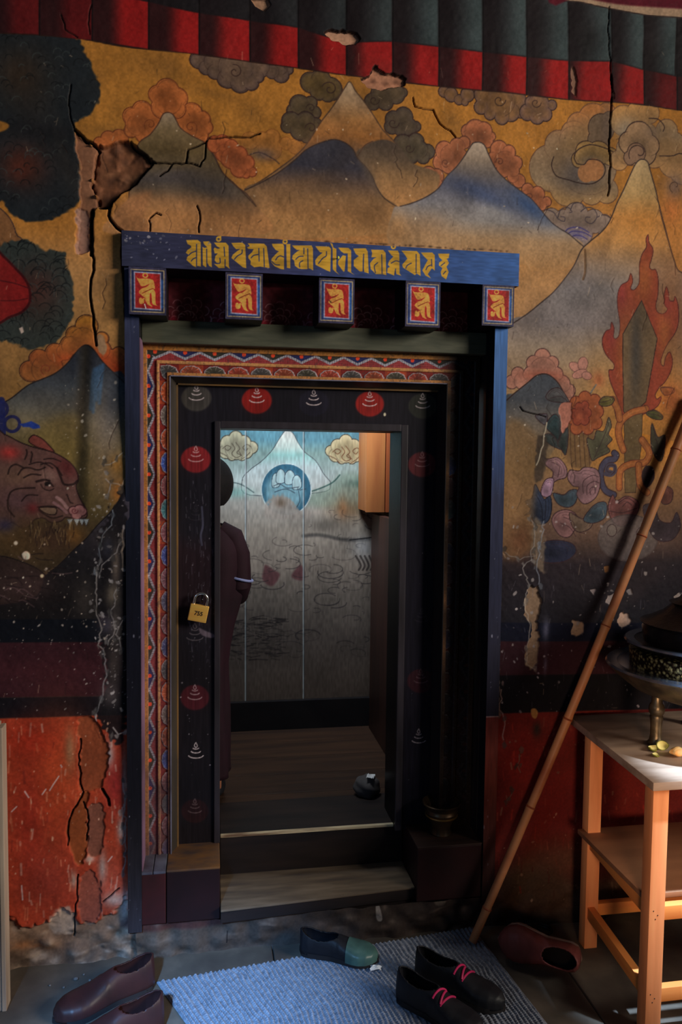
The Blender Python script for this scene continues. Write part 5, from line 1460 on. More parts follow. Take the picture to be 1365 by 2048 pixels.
for P in ([(548, 972), (560, 968), (575, 976), (598, 974)], [(550, 984), (572, 978), (590, 986)], [(596, 976), (600, 1000), (594, 1014)], [(600, 980), (612, 978)]):
    I.line(P, 1.6, (38, 46, 58), 0.8)
I.poly([(540, 1000), (556, 990), (580, 1000), (592, 1012), (602, 1020), (640, 1026), (600, 1040), (540, 1036), (528, 1020)], (122, 114, 108), 0.95, soft=5, rough=4)
I.blob((562, 1006), 12, 10, (84, 70, 58), 0.8)
for sx in (0, 1):
    o_ = (472, 893) if sx == 0 else (692, 900)
    lob_ = [(0, -18, 13), (-16, -8, 14), (16, -8, 14), (-30, 2, 11), (32, 2, 12), (-20, 10, 14), (20, 10, 14), (0, 4, 22), (-8, 18, 10), (12, 18, 10)]
    I.cloud([(o_[0] + a, o_[1] + b, r) for a, b, r in lob_], (126, 122, 104) if sx == 0 else (132, 122, 94), (54, 50, 44), 1.3, edge=(148, 142, 118))
    for P in ([(-26, 4), (-18, -2), (-10, 2), (-16, 8), (-22, 4)], [(-8, -6), (-2, 4), (-8, 14), (0, 22), (10, 18), (6, 10)], [(30, 0), (22, -4), (14, 2), (20, 8), (24, 4)], [(0, -8), (8, 4), (2, 12), (12, 18)], [(-32, 12), (-20, 18), (-12, 26)], [(28, 12), (20, 20), (10, 26)]):
        I.line([(o_[0] + a, o_[1] + b) for a, b in P], 1.6, (76, 44, 30) if sx else (66, 58, 50), 0.85)
for P in [[(528, 1138), (526, 1160), (545, 1172), (560, 1150), (548, 1140), (532, 1130)], [(584, 1150), (600, 1130), (608, 1140), (606, 1160), (590, 1158)]]:
    I.poly(P, (84, 50, 54), 0.85, soft=3)
g6 = np.random.default_rng(77)
for _ in range(120):
    x_, y_ = g6.uniform(445, 765), g6.uniform(1020, 1310)
    if y_ < 1060 and x_ < 600: continue
    r = g6.uniform(4, 18); a0 = g6.uniform(0, 6.3); t = np.linspace(a0, a0 + g6.uniform(1.5, 4.5), 10)
    I.line(np.stack([x_ + r * 1.5 * np.cos(t), y_ + r * 0.7 * np.sin(t)], 1), g6.uniform(1, 2.6), (46, 42, 44), g6.uniform(.25, .75), 0.8, smooth=False)
for _ in range(110):
    x_, y_ = g6.uniform(446, 560), g6.uniform(1235, 1320)
    I.line([(x_, y_), (x_ + g6.uniform(6, 26), y_ + g6.uniform(-5, 5))], g6.uniform(1, 3), (34, 30, 32), g6.uniform(.3, .7))
I.line([(607, 1072), (640, 1070), (680, 1078), (710, 1080), (740, 1078)], 7, (52, 50, 50), 0.7, 3); I.blob((650, 1050), 40, 16, (58, 54, 50), 0.6)
I.blob((730, 1095), 26, 24, (150, 152, 158), 0.6); I.line([(700, 1080), (735, 1076), (748, 1074)], 2, (30, 30, 34))
for k in range(5):
    I.line([(712 + k * 9, 1112), (722 + k * 8, 1130), (718 + k * 8, 1140)], 4, (44, 38, 38), 0.7)
for x_, hh in ((491, 1), (607, 1), (385, 1), (725, 0), (850, 1)):
    if hh:
        I.line([(x_ + 1.5, 500), (x_ + 1.5, 1420)], 2.2, (44, 44, 48), 0.7, smooth=False)
        I.line([(x_, 500), (x_, 1420)], 2.0, (150, 160, 164), 0.75, smooth=False, h=0.003)
I.grain(98, 0.10, 0.02, 0.12, 0.10, cellx=0.006)
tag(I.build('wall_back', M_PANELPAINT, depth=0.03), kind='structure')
BLK = noise_mat('black_skirting_paint', (14, 13, 16), (20, 18, 20), 10, 0.5)
tag(MB().box((-0.75, 1.165, 0.26), (1.25, 1.188, 0.405), 0.003).build('baseboard_back', BLK), kind='structure')
PLASTER = noise_mat('dim_plaster', (70, 60, 52), (52, 44, 40), 6, 0.7)
tag(MB().box((-0.80, 0.31, 0.24), (-0.75, 1.25, 2.5)).build('wall_left', PLASTER), kind='structure')
tag(MB().box((1.25, 0.31, 0.24), (1.30, 1.25, 2.5)).build('wall_right', PLASTER), kind='structure')
tag(MB().box((-0.80, 0.305, 2.5), (1.30, 1.25, 2.56)).build('ceiling', PLASTER), kind='structure')
FLI = noise_mat('inner_floor_boards', (52, 36, 27), (36, 26, 22), 5, 0.42, stretch=(0.5, 5, 1), bump=0.3)
fl = MB()
for k in range(5):
    y0 = 0.305 + k * 0.178
    fl.box((-0.78, y0 + 0.001, 0.22), (1.28, y0 + 0.177, 0.272), 0.002)
tag(fl.build('floor_inside', FLI), kind='structure')

# ================================================================== FLOOR OF THE PORCH
FLO = noise_mat('trodden_stone_floor', (78, 70, 62), (52, 46, 42), 7, 0.7, bump=0.6, c3=(62, 56, 50), bdist=0.004)
fl = MB()
for i in range(-2, 4):
    for j in range(6):
        xs0 = 0.19 + (i - 0) * 0.85 + (0.0 if j % 2 == 0 else 0.0)
        y1_ = 0.06 - j * 0.7
        fl.box((xs0 + 0.002, y1_ - 0.698, -0.05), (xs0 + 0.848, y1_, 0.0), 0.002, 1)
fl.box((-1.6, -4.2, -0.08), (2.8, 0.1, -0.012))
tag(fl.build('floor', FLO), kind='structure')
# unseen side wall and low parapet on the right, added to block daylight
PW = noise_mat('ochre_plaster', (120, 84, 48), (96, 66, 40), 5, 0.8)
tag(MB().box((2.60, -1.06, -0.02), (2.80, 0.30, 3.05)).box((2.60, -4.6, -0.02), (2.80, -1.06, 1.28)).build('wall_right_blocker', PW), kind='structure')

# ================================================================== THINGS
def grp(mb, name, mat, parent, smooth=True, ang=40):
    o = mb.build(name, mat, parent)
    if smooth: soften(o, ang)
    return o


# ---- bamboo pole
BAM = noise_mat('bamboo', (150, 88, 54), (112, 62, 40), 5, 0.45, stretch=(1, 1, 1), bump=0.15, c3=(134, 92, 62))
p0 = np.array([0.801, -0.083, 0.014]); p1 = np.array([1.520, -0.034, 1.70])
pole = tag(empty('bamboo_pole', tuple(p0)), 'long brown bamboo pole leaning against the painted wall right of the doorway', 'pole')
nod = [0.06, 0.245, 0.405, 0.575, 0.74, 0.90]
pts, rad = [], []
for i in range(121):
    t = i / 120
    q = (p1 - p0) * t + np.array([0.010 * math.sin(t * 3.0), 0.0, -0.004 * math.sin(t * 5)])
    r = 0.0125 + 0.0025 * t
    for n_ in nod:
        r += 0.0018 * math.exp(-((t - n_) / 0.004) ** 2) - 0.0008 * math.exp(-((t - n_ - 0.009) / 0.004) ** 2)
    pts.append(q); rad.append(r)
grp(MB().tube(pts, rad, 18), 'cane', BAM, pole)
NODEM = noise_mat('bamboo_node', (120, 60, 36), (90, 46, 30), 30, 0.5)
for n_ in nod:
    c_ = Vector((p1 - p0) * n_ + np.array([0.010 * math.sin(n_ * 3.0), 0, -0.004 * math.sin(n_ * 5)]))
    dv = Vector(p1 - p0).normalized()
    grp(MB().tube([c_ - dv * 0.003, c_, c_ + dv * 0.003], [0.0135 + .0025 * n_, 0.0152 + .0025 * n_, 0.0135 + .0025 * n_], 18), 'node', NODEM, pole)

# ---- table
TBL = noise_mat('raw_pine', (180, 118, 78), (154, 96, 60), 5, 0.5, stretch=(5, 5, 0.5), bump=0.15, c3=(170, 108, 70))
TBLX = noise_mat('raw_pine_rail', (190, 112, 58), (164, 92, 46), 5, 0.5, stretch=(0.8, 0.8, 6), bump=0.15)
TOPM = noise_mat('grubby_tabletop', (140, 118, 100), (104, 84, 70), 6, 0.38, stretch=(0.7, 3, 3), bump=0.15, c3=(126, 106, 92))
SHM = noise_mat('shelf_board', (112, 78, 56), (94, 64, 46), 6, 0.5, stretch=(0.7, 3, 3), bump=0.1)
NAIL = noise_mat('nail_hole', (30, 20, 16), (24, 16, 12), 20, 0.7)
tb = tag(empty('wooden_table', (1.42, -0.27, 0)), 'raw pine side table with lower shelf under the brass offering stand', 'table')


def P_(mb, name, mat, parent=tb, **k):
    o = grp(mb, name, mat, parent, **k)
    o.matrix_parent_inverse = Matrix.Translation(-parent.location)
    return o


P_(MB().hexa([(1.098, -0.548, 0.668), (1.80, -0.548, 0.668), (1.80, -0.025, 0.668), (1.124, -0.025, 0.668), (1.098, -0.548, 0.690), (1.80, -0.548, 0.690), (1.80, -0.025, 0.690), (1.124, -0.025, 0.690)], 0.002), 'tabletop', TOPM)
lg = [((1.112, -0.528), (1.156, -0.488)), ((1.136, -0.150), (1.178, -0.112)), ((1.72, -0.528), (1.764, -0.488)), ((1.72, -0.150), (1.764, -0.112))]
for a, b in lg:
    P_(MB().box((a[0], a[1], 0.0), (b[0], b[1], 0.668), 0.002), 'leg', TBL)
P_(MB().box((1.118, -0.49, 0.352), (1.764, -0.12, 0.366), 0.001), 'shelf', SHM)
for z0, z1 in ((0.315, 0.352), (0.095, 0.132)):
    P_(MB().hexa([(1.118, -0.490, z0), (1.140, -0.490, z0), (1.165, -0.148, z0), (1.143, -0.148, z0), (1.118, -0.490, z1), (1.140, -0.490, z1), (1.165, -0.148, z1), (1.143, -0.148, z1)], 0.0015), 'side_rail', TBLX)
    P_(MB().box((1.156, -0.526, z0), (1.72, -0.504, z1), 0.0015), 'front_rail', TBLX)
    P_(MB().box((1.178, -0.138, z0), (1.72, -0.116, z1), 0.0015), 'back_rail', TBLX)
for zz in (0.335, 0.112):
    for dx, dz in ((0.012, 0.008), (0.024, -0.004), (0.018, -0.014)):
        P_(MB().ball((1.112 + dx, -0.5281, zz + dz), (0.0018, 0.0008, 0.0018), u=8, v=6), 'nail', NAIL)

# ---- offering stand on the table
BR = noise_mat('tarnished_brass', (96, 84, 66), (52, 46, 38), 24, 0.4, 0.8, bump=0.5, c3=(76, 66, 52), bscale=60)
m_, nt_, b_n = mat_base('engraved_brass', 0.4, 0.85)
mp_, nz_ = add_bump(nt_, b_n, 120, 0.9, 0.006, 3)
vo = nt_.nodes.new('ShaderNodeTexVoronoi'); vo.inputs['Scale'].default_value = 95
nt_.links.new(mp_.outputs[0], vo.inputs['Vector'])
cr_ = nt_.nodes.new('ShaderNodeValToRGB')
cr_.color_ramp.elements[0].color = lin((214, 180, 124)); cr_.color_ramp.elements[1].color = lin((28, 22, 16)); cr_.color_ramp.elements[1].position = 0.55
nt_.links.new(vo.outputs['Distance'], cr_.inputs[0]); nt_.links.new(cr_.outputs[0], b_n.inputs['Base Color'])
ENG = m_
DKM = noise_mat('blackened_metal', (22, 21, 24), (14, 13, 16), 40, 0.28, 0.6, bump=0.5, bscale=110)
RIM = noise_mat('polished_rim', (110, 116, 132), (90, 94, 106), 10, 0.22, 0.9, bump=0.05)
VX, VY = 1.402, -0.285
ves = tag(empty('offering_stand', (VX, VY, 0.690)), 'tarnished brass three-legged offering stand with blackened lidded pot on the pine table', 'offering stand')
for k in range(3):
    a = math.radians(186 + 120 * k)
    M = Matrix.Translation((0.148 * math.cos(a), 0.148 * math.sin(a), 0))
    grp(MB().lathe([(0.023, 0.0), (0.024, 0.006), (0.018, 0.014), (0.0155, 0.03), (0.0155, 0.055), (0.0175, 0.075), (0.0185, 0.083), (0.0165, 0.087), (0.0205, 0.094), (0.0225, 0.104), (0.020, 0.116), (0.015, 0.122), (0.014, 0.145)], 24, M), 'leg', BR, ves)
grp(MB().lathe([(0.03, 0.120), (0.12, 0.126), (0.19, 0.152), (0.235, 0.186), (0.258, 0.208), (0.262, 0.215), (0.258, 0.219), (0.20, 0.213), (0.03, 0.21)], 72), 'dish', BR, ves)
grp(MB().lathe([(0.2615, 0.213), (0.2650, 0.2165), (0.2600, 0.2215), (0.232, 0.2185), (0.232, 0.2165)], 72), 'dish_rim', RIM, ves)
grp(MB().lathe([(0.195, 0.205), (0.198, 0.235), (0.200, 0.262), (0.194, 0.266), (0.03, 0.266)], 72), 'engraved_band', ENG, ves)
grp(MB().lathe([(0.05, 0.262), (0.17, 0.266), (0.200, 0.276), (0.212, 0.285), (0.208, 0.288), (0.03, 0.284)], 72), 'pot_flange', DKM, ves)
grp(MB().lathe([(0.2105, 0.2835), (0.2145, 0.2865), (0.210, 0.2910), (0.186, 0.2885), (0.186, 0.2865)], 72), 'pot_rim', RIM, ves)
grp(MB().lathe([(0.160, 0.284), (0.164, 0.30), (0.166, 0.325), (0.160, 0.338), (0.154, 0.340), (0.03, 0.340)], 72), 'pot', DKM, ves)
grp(MB().lathe([(0.168, 0.338), (0.172, 0.343), (0.150, 0.352), (0.112, 0.372), (0.090, 0.392), (0.086, 0.398), (0.094, 0.402), (0.070, 0.412), (0.055, 0.430), (0.062, 0.440), (0.045, 0.452), (0.026, 0.470), (0.030, 0.480), (0.018, 0.498), (0.004, 0.506)], 72), 'lid', DKM, ves)

# ---- peel and fruit on the table
RIND = noise_mat('lime_rind', (84, 92, 26), (110, 112, 34), 40, 0.4)
PITH = noise_mat('lime_pith', (176, 168, 112), (150, 142, 84), 30, 0.6)


def peel(name, label, c_, r, rz, tilt, span, rise=0.5):
    root = tag(empty(name, (c_[0], c_[1], 0.690), rz), label, 'peel', 'lime peelings on the table')
    for part, rr, mat in (('rind', r, RIND), ('pith', r * 0.92, PITH)):
        bm = bmesh.new()
        grid = []
        for i in range(13):
            u_ = -span + 2 * span * i / 12
            row = []
            wv = 0.75 * math.sqrt(max(0.02, 1 - (i / 6 - 1) ** 2))
            for j in range(9):
                v_ = (-1 + 2 * j / 8) * wv
                p = Vector((rr * math.sin(u_), rr * math.cos(u_) * math.sin(v_), -rr * math.cos(u_) * math.cos(v_)))
                p = Matrix.Rotation(tilt, 3, 'X') @ p
                row.append(bm.verts.new(p))
            grid.append(row)
        for i in range(12):
            for j in range(8):
                bm.faces.new((grid[i][j], grid[i + 1][j], grid[i + 1][j + 1], grid[i][j + 1]))
        zmin = min(v.co.z for v in bm.verts)
        if part == 'rind': zoff = -zmin
        for v in bm.verts: v.co.z += zoff + 0.0006
        me = bpy.data.meshes.new(part); bm.to_mesh(me); bm.free()
        o = link(part, me, mat, root, True)
        if part == 'rind':
            md = o.modifiers.new('thick', 'SOLIDIFY'); md.thickness = 0.001; md.offset = -1
    return root


peel('lime_peel', 'pale inside of a green lime peel lying left of the stand leg', (1.222, -0.345), 0.017, 0.5, 0.35, 1.25)
peel('lime_peel', 'bright green lime peel wedge standing against the foot of the stand leg', (1.248, -0.352), 0.019, -0.2, 1.15, 1.15)
peel('lime_peel', 'small pale sliver of lime peel nearest the table corner', (1.206, -0.385), 0.014, 0.9, 0.2, 0.95)
MAND = noise_mat('mandarin_flesh', (206, 120, 60), (218, 160, 120), 16, 0.45, stretch=(1, 6, 1))
fr = tag(empty('mandarin_segment', (1.262, -0.392, 0.690)), 'peeled orange mandarin segments lying on the table edge', 'fruit')
mb = MB()
for k in range(5):
    a = (k - 2) * 0.42
    mb.ball((0.0, 0.010 * math.sin(a), 0.0125 + 0.003 * math.cos(a)), (0.020, 0.0075, 0.0118), Matrix.Rotation(a * 0.7, 3, 'X'), 18, 12)
grp(mb, 'flesh', MAND, fr)
fr.rotation_euler = (0, 0, 0.35)

# ---- pot in the right recess
POTM = noise_mat('dark_bronze', (82, 64, 46), (44, 36, 30), 20, 0.38, 0.7, bump=0.3, bscale=50)
pot = tag(empty('bronze_pot', (0.742, 0.075, 0.286)), 'dark bronze pot with flared rim standing on the right door block', 'pot')
grp(MB().lathe([(0.030, 0.0), (0.033, 0.003), (0.029, 0.014), (0.030, 0.026), (0.040, 0.050), (0.050, 0.066), (0.053, 0.074), (0.050, 0.079), (0.049, 0.084), (0.058, 0.096), (0.063, 0.104), (0.060, 0.106), (0.048, 0.090), (0.044, 0.075), (0.010, 0.070)], 48), 'body', POTM, pot)
grp(MB().lathe([(0.0510, 0.0600), (0.0530, 0.0625), (0.0530, 0.0650), (0.0515, 0.0665)], 48), 'band', noise_mat('rubbed_bronze', (140, 110, 60), (110, 84, 50), 30, 0.3, 0.8), pot)

# ---- padlock
BRS = noise_mat('brushed_brass', (196, 142, 70), (176, 124, 60), 6, 0.36, 0.35, stretch=(1, 1, 12), bump=0.1)
CHR = noise_mat('steel_shackle', (190, 194, 206), (176, 180, 190), 10, 0.16, 0.95, bump=0.02)
pc = on_y(397, 1226, 0.118)
lock = tag(empty('padlock', tuple(pc)), 'small brass padlock hanging open on the left jamb of the doorway', 'padlock')
lock.rotation_euler = (0, math.radians(12), 0)
grp(MB().box((-0.0285, -0.010, -0.026), (0.0285, 0.010, 0.026), 0.003, 3), 'body', BRS, lock)
t = np.linspace(0, math.pi, 15)
sp = [(-0.0195, 0, 0.018), (-0.0195, 0, 0.040)] + [(-0.0195 * math.cos(a), 0, 0.042 + 0.0195 * math.sin(a)) for a in t] + [(0.0195, 0, 0.040), (0.0195, 0, 0.018)]
grp(MB().tube(sp, 0.0042, 12), 'shackle', CHR, lock)
fc = bpy.data.curves.new('number', 'FONT'); fc.body = '755'; fc.size = 0.0175; fc.extrude = 0.0003; fc.offset = 0.0004
fc.align_x = 'CENTER'; fc.align_y = 'CENTER'
fo_ = bpy.data.objects.new('tmp', fc); COL.objects.link(fo_)
bpy.context.view_layer.update()
me = bpy.data.meshes.new_from_object(fo_.evaluated_get(bpy.context.evaluated_depsgraph_get()))
bpy.data.objects.remove(fo_)
me.name = 'number'
me.materials.clear()
o = link('number', me, noise_mat('black_stamp', (34, 22, 18), (28, 18, 16), 20, 0.6), lock)
o.rotation_euler = (math.radians(90), 0, 0); o.location = (0.001, -0.0104, 0.0)
st = tag(empty('lock_staple', tuple(on_y(405, 1196, 0.146))), 'small dark iron staple the brass padlock hangs from', 'staple')
t = np.linspace(0, math.pi, 12)
grp(MB().tube([(0.0, -0.004 - 0.032 * math.sin(a), 0.010 * math.cos(a)) for a in t], 0.0028, 8), 'loop', DKM, st)
nail = tag(empty('nail', tuple(on_y(676, 517, -0.022))), 'tiny yellow-topped nail in the blue lintel between the letters', 'nail')
grp(MB().tube([(0, 0.004, 0), (0, -0.010, 0.0)], 0.0012, 8).ball((0, -0.011, 0), (0.0032, 0.0022, 0.0045), u=12, v=8), 'head', noise_mat('yellow_nail_head', (220, 206, 60), (200, 190, 60), 10, 0.4), nail)


# ---- shoes
def shoe(name, label, cat, heel, toe, H, Wd, mats, open_=(0.25, 0.20, 0.80), low=0.42, roll=0.0, group=None, sole_h=0.014, zfix=0.0, laces=None, vamp=False, toe_cap=None):
    heel, toe = Vector((heel[0], heel[1], 0)), Vector((toe[0], toe[1], 0))
    Ln = (toe - heel).length
    root = tag(empty(name, (heel.x, heel.y, zfix)), label, cat, group)
    root.rotation_euler = (roll, 0, math.atan2(toe.y - heel.y, toe.x - heel.x))
    ws = [(0, 0), (0.015, .40), (.05, .60), (.12, .70), (.25, .70), (.42, .68), (.58, .84), (.70, .98), (.78, 1.0), (.87, .88), (.94, .62), (.985, .30), (1, 0)]
    hs = [(0, .90), (.05, .96), (.14, 1.0), (.28, .93), (.42, .86), (.52, .74), (.62, .60), (.74, .50), (.86, .46), (.95, .38), (1, .22)]
    wf = lambda s: float(np.interp(s, [a for a, _ in ws], [b for _, b in ws])) * Wd / 2
    hf = lambda s: float(np.interp(s, [a for a, _ in hs], [b for _, b in hs])) * H
    NS, NA = 84, 48

    def row_co(s, a):
        return (s * Ln, wf(s) * math.copysign(abs(math.cos(a)) ** 0.75, math.cos(a)), sole_h * 0.6 + hf(s) * math.sin(a) ** 0.62)

    ss = [0.5 - 0.5 * math.cos(math.pi * (i / NS)) for i in range(NS + 1)]
    ss = [max(0.0015, min(0.9985, s)) for s in ss]
    bm = bmesh.new()
    rows = []
    for s in ss:
        row = []
        for j in range(NA + 1):
            a = math.pi * j / NA
            y = wf(s) * math.copysign(abs(math.cos(a)) ** 0.75, math.cos(a)) * (1 - 0.10 * math.sin(a) * (s < 0.5))
            off = 0.012 * math.sin(s * math.pi) * 0
            z = sole_h * 0.6 + hf(s) * math.sin(a) ** 0.62
            row.append(bm.verts.new((s * Ln, y + off, z)))
        rows.append(row)
    for i in range(NS):
        for j in range(NA):
            sm = (ss[i] + ss[i + 1]) / 2
            a = math.pi * (j + 0.5) / NA
            e = ((sm - open_[0]) / open_[1]) ** 2 + ((a - math.pi / 2) / open_[2]) ** 2
            if e < 1: continue
            if vamp and sm < 0.48 - 0.05 * math.sin(a): continue
            bm.faces.new((rows[i][j], rows[i + 1][j], rows[i + 1][j + 1], rows[i][j + 1]))
    bmesh.ops.delete(bm, geom=[v for v in bm.verts if not v.link_faces], context='VERTS')
    # pull the opening's rim onto a clean curve
    bmesh.ops.smooth_vert(bm, verts=[v for v in bm.verts if v.is_boundary and v.co.z > sole_h * 1.5], factor=0.5, use_axis_x=True, use_axis_y=True, use_axis_z=True)
    bmesh.ops.smooth_vert(bm, verts=[v for v in bm.verts if v.is_boundary and v.co.z > sole_h * 1.5], factor=0.5, use_axis_x=True, use_axis_y=True, use_axis_z=True)
    bmesh.ops.recalc_face_normals(bm, faces=bm.faces)
    me = bpy.data.meshes.new('upper'); bm.to_mesh(me); bm.free()
    up = link('upper', me, mats[0], root, True)
    md = up.modifiers.new('thick', 'SOLIDIFY'); md.thickness = 0.0035; md.offset = 0
    if toe_cap:
        i0 = next(i for i, s in enumerate(ss) if s > 0.60)
        cb_ = bmesh.new()
        rw = []
        for i in range(i0, NS + 1):
            c0 = Vector((ss[i] * Ln, 0, sole_h * 0.6))
            rw.append([cb_.verts.new(c0 + (Vector(row_co(ss[i], math.pi * j / NA)) - c0) * 1.085 + Vector((0.002, 0, 0))) for j in range(NA + 1)])
        for i in range(len(rw) - 1):
            for j in range(NA):
                cb_.faces.new((rw[i][j], rw[i + 1][j], rw[i + 1][j + 1], rw[i][j + 1]))
        me = bpy.data.meshes.new('toe_cap'); cb_.to_mesh(me); cb_.free()
        o = link('toe_cap', me, toe_cap, root, True); o['label'] = 'dark green satin toe'
    out = []
    for s in np.linspace(0, 1, 40):
        out.append((s * Ln, wf(float(s)) * 1.06))
    outline = [(-0.004, 0)] + out[1:-1] + [(Ln + 0.004, 0)] + [(x, -y) for x, y in out[1:-1][::-1]]
    mb = MB().prism(outline, 0.0, sole_h)
    grp(mb, 'sole', mats[1], root)
    inn = [(x * 0.97 + 0.003, y * 0.88) for x, y in outline]
    grp(MB().prism(inn, sole_h, sole_h + 0.003), 'insole', mats[2], root)
    if laces:
        for k, s in enumerate(laces[1]):
            q = []
            for j in range(11):
                a = math.pi * (0.24 + 0.52 * j / 10)
                q.append((s * Ln + 0.012 * (j / 10 - 0.5) * (1 if k % 2 else -1), wf(s) * math.cos(a) * 1.0, sole_h * 0.6 + hf(s) * math.sin(a) ** 0.62 + 0.004))
            grp(MB().tube(q, 0.0030, 8), 'lace', laces[0], root)
    return root


LB = noise_mat('brown_leather', (46, 24, 23), (32, 18, 18), 12, 0.42, bump=0.15, bscale=60)
LBH = noise_mat('dark_rubber', (30, 26, 27), (22, 20, 21), 12, 0.6)
INN = noise_mat('dark_shoe_lining', (18, 14, 15), (14, 11, 12), 12, 0.9)
shoe('leather_shoe', 'brown leather slip-on shoe nearer the wall, of the pair left of the mat', 'shoe', (-0.158, -0.110), (-0.405, -0.235), 0.085, 0.098, (LB, LBH, INN), (0.21, 0.19, 0.82), group='brown slip-on shoes')
shoe('leather_shoe', 'brown leather slip-on shoe nearer the camera, of the pair left of the mat', 'shoe', (-0.122, -0.280), (-0.378, -0.398), 0.088, 0.100, (LB, LBH, INN), (0.21, 0.19, 0.82), group='brown slip-on shoes')
BKS = noise_mat('black_shoe_cloth', (20, 20, 24), (14, 14, 18), 30, 0.5, bump=0.3, bscale=120)
GRN = noise_mat('dark_green_satin', (56, 82, 76), (40, 58, 56), 20, 0.35)
shoe('black_slipper', 'black slipper with dark green toe lying against the stone base', 'shoe', (0.272, -0.044), (0.490, -0.132), 0.066, 0.088, (BKS, LBH, INN), (0.25, 0.23, 0.95), zfix=0.012, toe_cap=GRN)
PNK = noise_mat('pink_lace', (150, 30, 72), (126, 24, 60), 20, 0.5)
shoe('black_trainer', 'black trainer with pink laces nearer the camera at the front of the mat', 'shoe', (0.517, -0.285), (0.690, -0.480), 0.082, 0.088, (BKS, LBH, INN), (0.24, 0.22, 0.85), laces=(PNK, (0.50, 0.55, 0.60)), group='black trainers', zfix=0.012)
shoe('black_trainer', 'black trainer with pink laces nearer the doorway at the front of the mat', 'shoe', (0.590, -0.205), (0.785, -0.385), 0.082, 0.088, (BKS, LBH, INN), (0.24, 0.22, 0.85), laces=(PNK, (0.50, 0.55, 0.60)), group='black trainers', zfix=0.012)
RBR = noise_mat('worn_red_brown_leather', (92, 46, 44), (66, 35, 34), 12, 0.45, bump=0.2, bscale=60)
SOLE2 = noise_mat('grey_shoe_sole', (128, 112, 104), (92, 80, 76), 16, 0.6)
shoe('brown_clog', 'worn red-brown shoe tipped on its side by the foot of the bamboo pole', 'shoe', (1.070, -0.262), (0.872, -0.130), 0.082, 0.100, (RBR, SOLE2, INN), (0.22, 0.20, 0.85), roll=math.radians(-70), zfix=0.051, sole_h=0.022)

# ---- ribbed mat
mz = Vector((-0.150, -0.112, 0)); ux = Vector((0.985, 0.118, 0)); ux.normalize(); uy = Vector((ux.y, -ux.x, 0))
NX, NY = 520, 300
LX, LY = 0.99, 0.55
I_, J_ = np.meshgrid(np.linspace(0, 1, NX), np.linspace(0, 1, NY))
xx, yy = I_ * LX, J_ * LY
ribp = 0.0145
wob = (vnoise(NY, NX, 14, 26, 131) - 0.5) * 0.010
ph = (xx + wob) / ribp * 2 * np.pi
hz = 0.007 + 0.0023 * np.sin(ph) + 0.0016 * np.sin(yy / 0.0075 * 2 * np.pi + np.floor((xx + wob) / ribp) * 2.1) * (np.sin(ph) > -0.2) + (vnoise(NY, NX, 120, 200, 132) - 0.5) * 0.0018
ed = np.minimum(np.minimum(xx, LX - xx), np.minimum(yy, LY - yy))
hz = hz * sstep(0, 0.008, ed) + 0.001
skew = 0.06 * J_ * I_
PX = mz.x + ux.x * xx + uy.x * yy + 0.085 * (J_ / 0.42).clip(0, 1) * (1 - I_)
PY_ = mz.y + ux.y * xx + uy.y * yy
co = np.stack([PX, PY_, hz], -1).reshape(-1, 3)
idx = np.arange(NX * NY).reshape(NY, NX)
q = np.stack([idx[:-1, :-1], idx[1:, :-1], idx[1:, 1:], idx[:-1, 1:]], -1).reshape(-1, 4)
me = bpy.data.meshes.new('ribbed_mat')
me.vertices.add(len(co)); me.vertices.foreach_set('co', co.astype(np.float32).ravel())
me.loops.add(q.size); me.loops.foreach_set('vertex_index', q.ravel().astype(np.int32))
me.polygons.add(len(q)); me.polygons.foreach_set('loop_start', np.arange(0, q.size, 4, dtype=np.int32))
me.polygons.foreach_set('use_smooth', np.ones(len(q), bool))
me.update(calc_edges=True)
MATM = noise_mat('ribbed_carpet', (104, 108, 118), (78, 80, 88), 90, 0.85, bump=0.5, bscale=400, c3=(92, 96, 106))
tag(link('ribbed_mat', me, MATM), 'grey-blue ribbed carpet mat on the floor before the step', 'mat')

# ---- pale board at the left edge
PBD = noise_mat('pale_weathered_board', (124, 110, 98), (104, 92, 84), 4, 0.6, stretch=(5, 5, 0.5), bump=0.2)
bo_ = tag(empty('wooden_board', (-0.58, -0.15, 0)), 'pale weathered wooden board standing upright at the left edge by the red wall', 'board')
o = MB().box((-0.30, -0.02, 0.0), (0.030, 0.02, 0.772), 0.003).build('panel', PBD, bo_)
o = MB().box((0.030, -0.022, 0.0), (0.042, 0.022, 0.776), 0.002).box((-0.30, -0.022, 0.7725), (0.0295, 0.022, 0.784), 0.002).build('edging', noise_mat('board_edging', (140, 124, 108), (110, 96, 86), 6, 0.5, stretch=(5, 5, .5)), bo_)

# ---- bits on the ground
PAP = noise_mat('white_paper', (200, 198, 204), (180, 176, 182), 20, 0.7)


def scrap(name, label, c_, r, seed, z=0.0, mat=PAP, cat='paper'):
    g = np.random.default_rng(seed)
    bm = bmesh.new()
    rows = []
    for i in range(6):
        row = []
        for j in range(6):
            row.append(bm.verts.new(((i - 2.5) / 2.5 * r * g.uniform(.8, 1.1), (j - 2.5) / 2.5 * r * 0.7 * g.uniform(.8, 1.1), 0.001 + g.uniform(0, 0.4) * r)))
        rows.append(row)
    for i in range(5):
        for j in range(5):
            bm.faces.new((rows[i][j], rows[i + 1][j], rows[i + 1][j + 1], rows[i][j + 1]))
    me = bpy.data.meshes.new(name); bm.to_mesh(me); bm.free()
    o = link(name, me, mat)
    md = o.modifiers.new('t', 'SOLIDIFY'); md.thickness = 0.0006
    o.location = (c_[0], c_[1], z); o.rotation_euler = (0, 0, g.uniform(0, 3))
    return tag(o, label, cat)


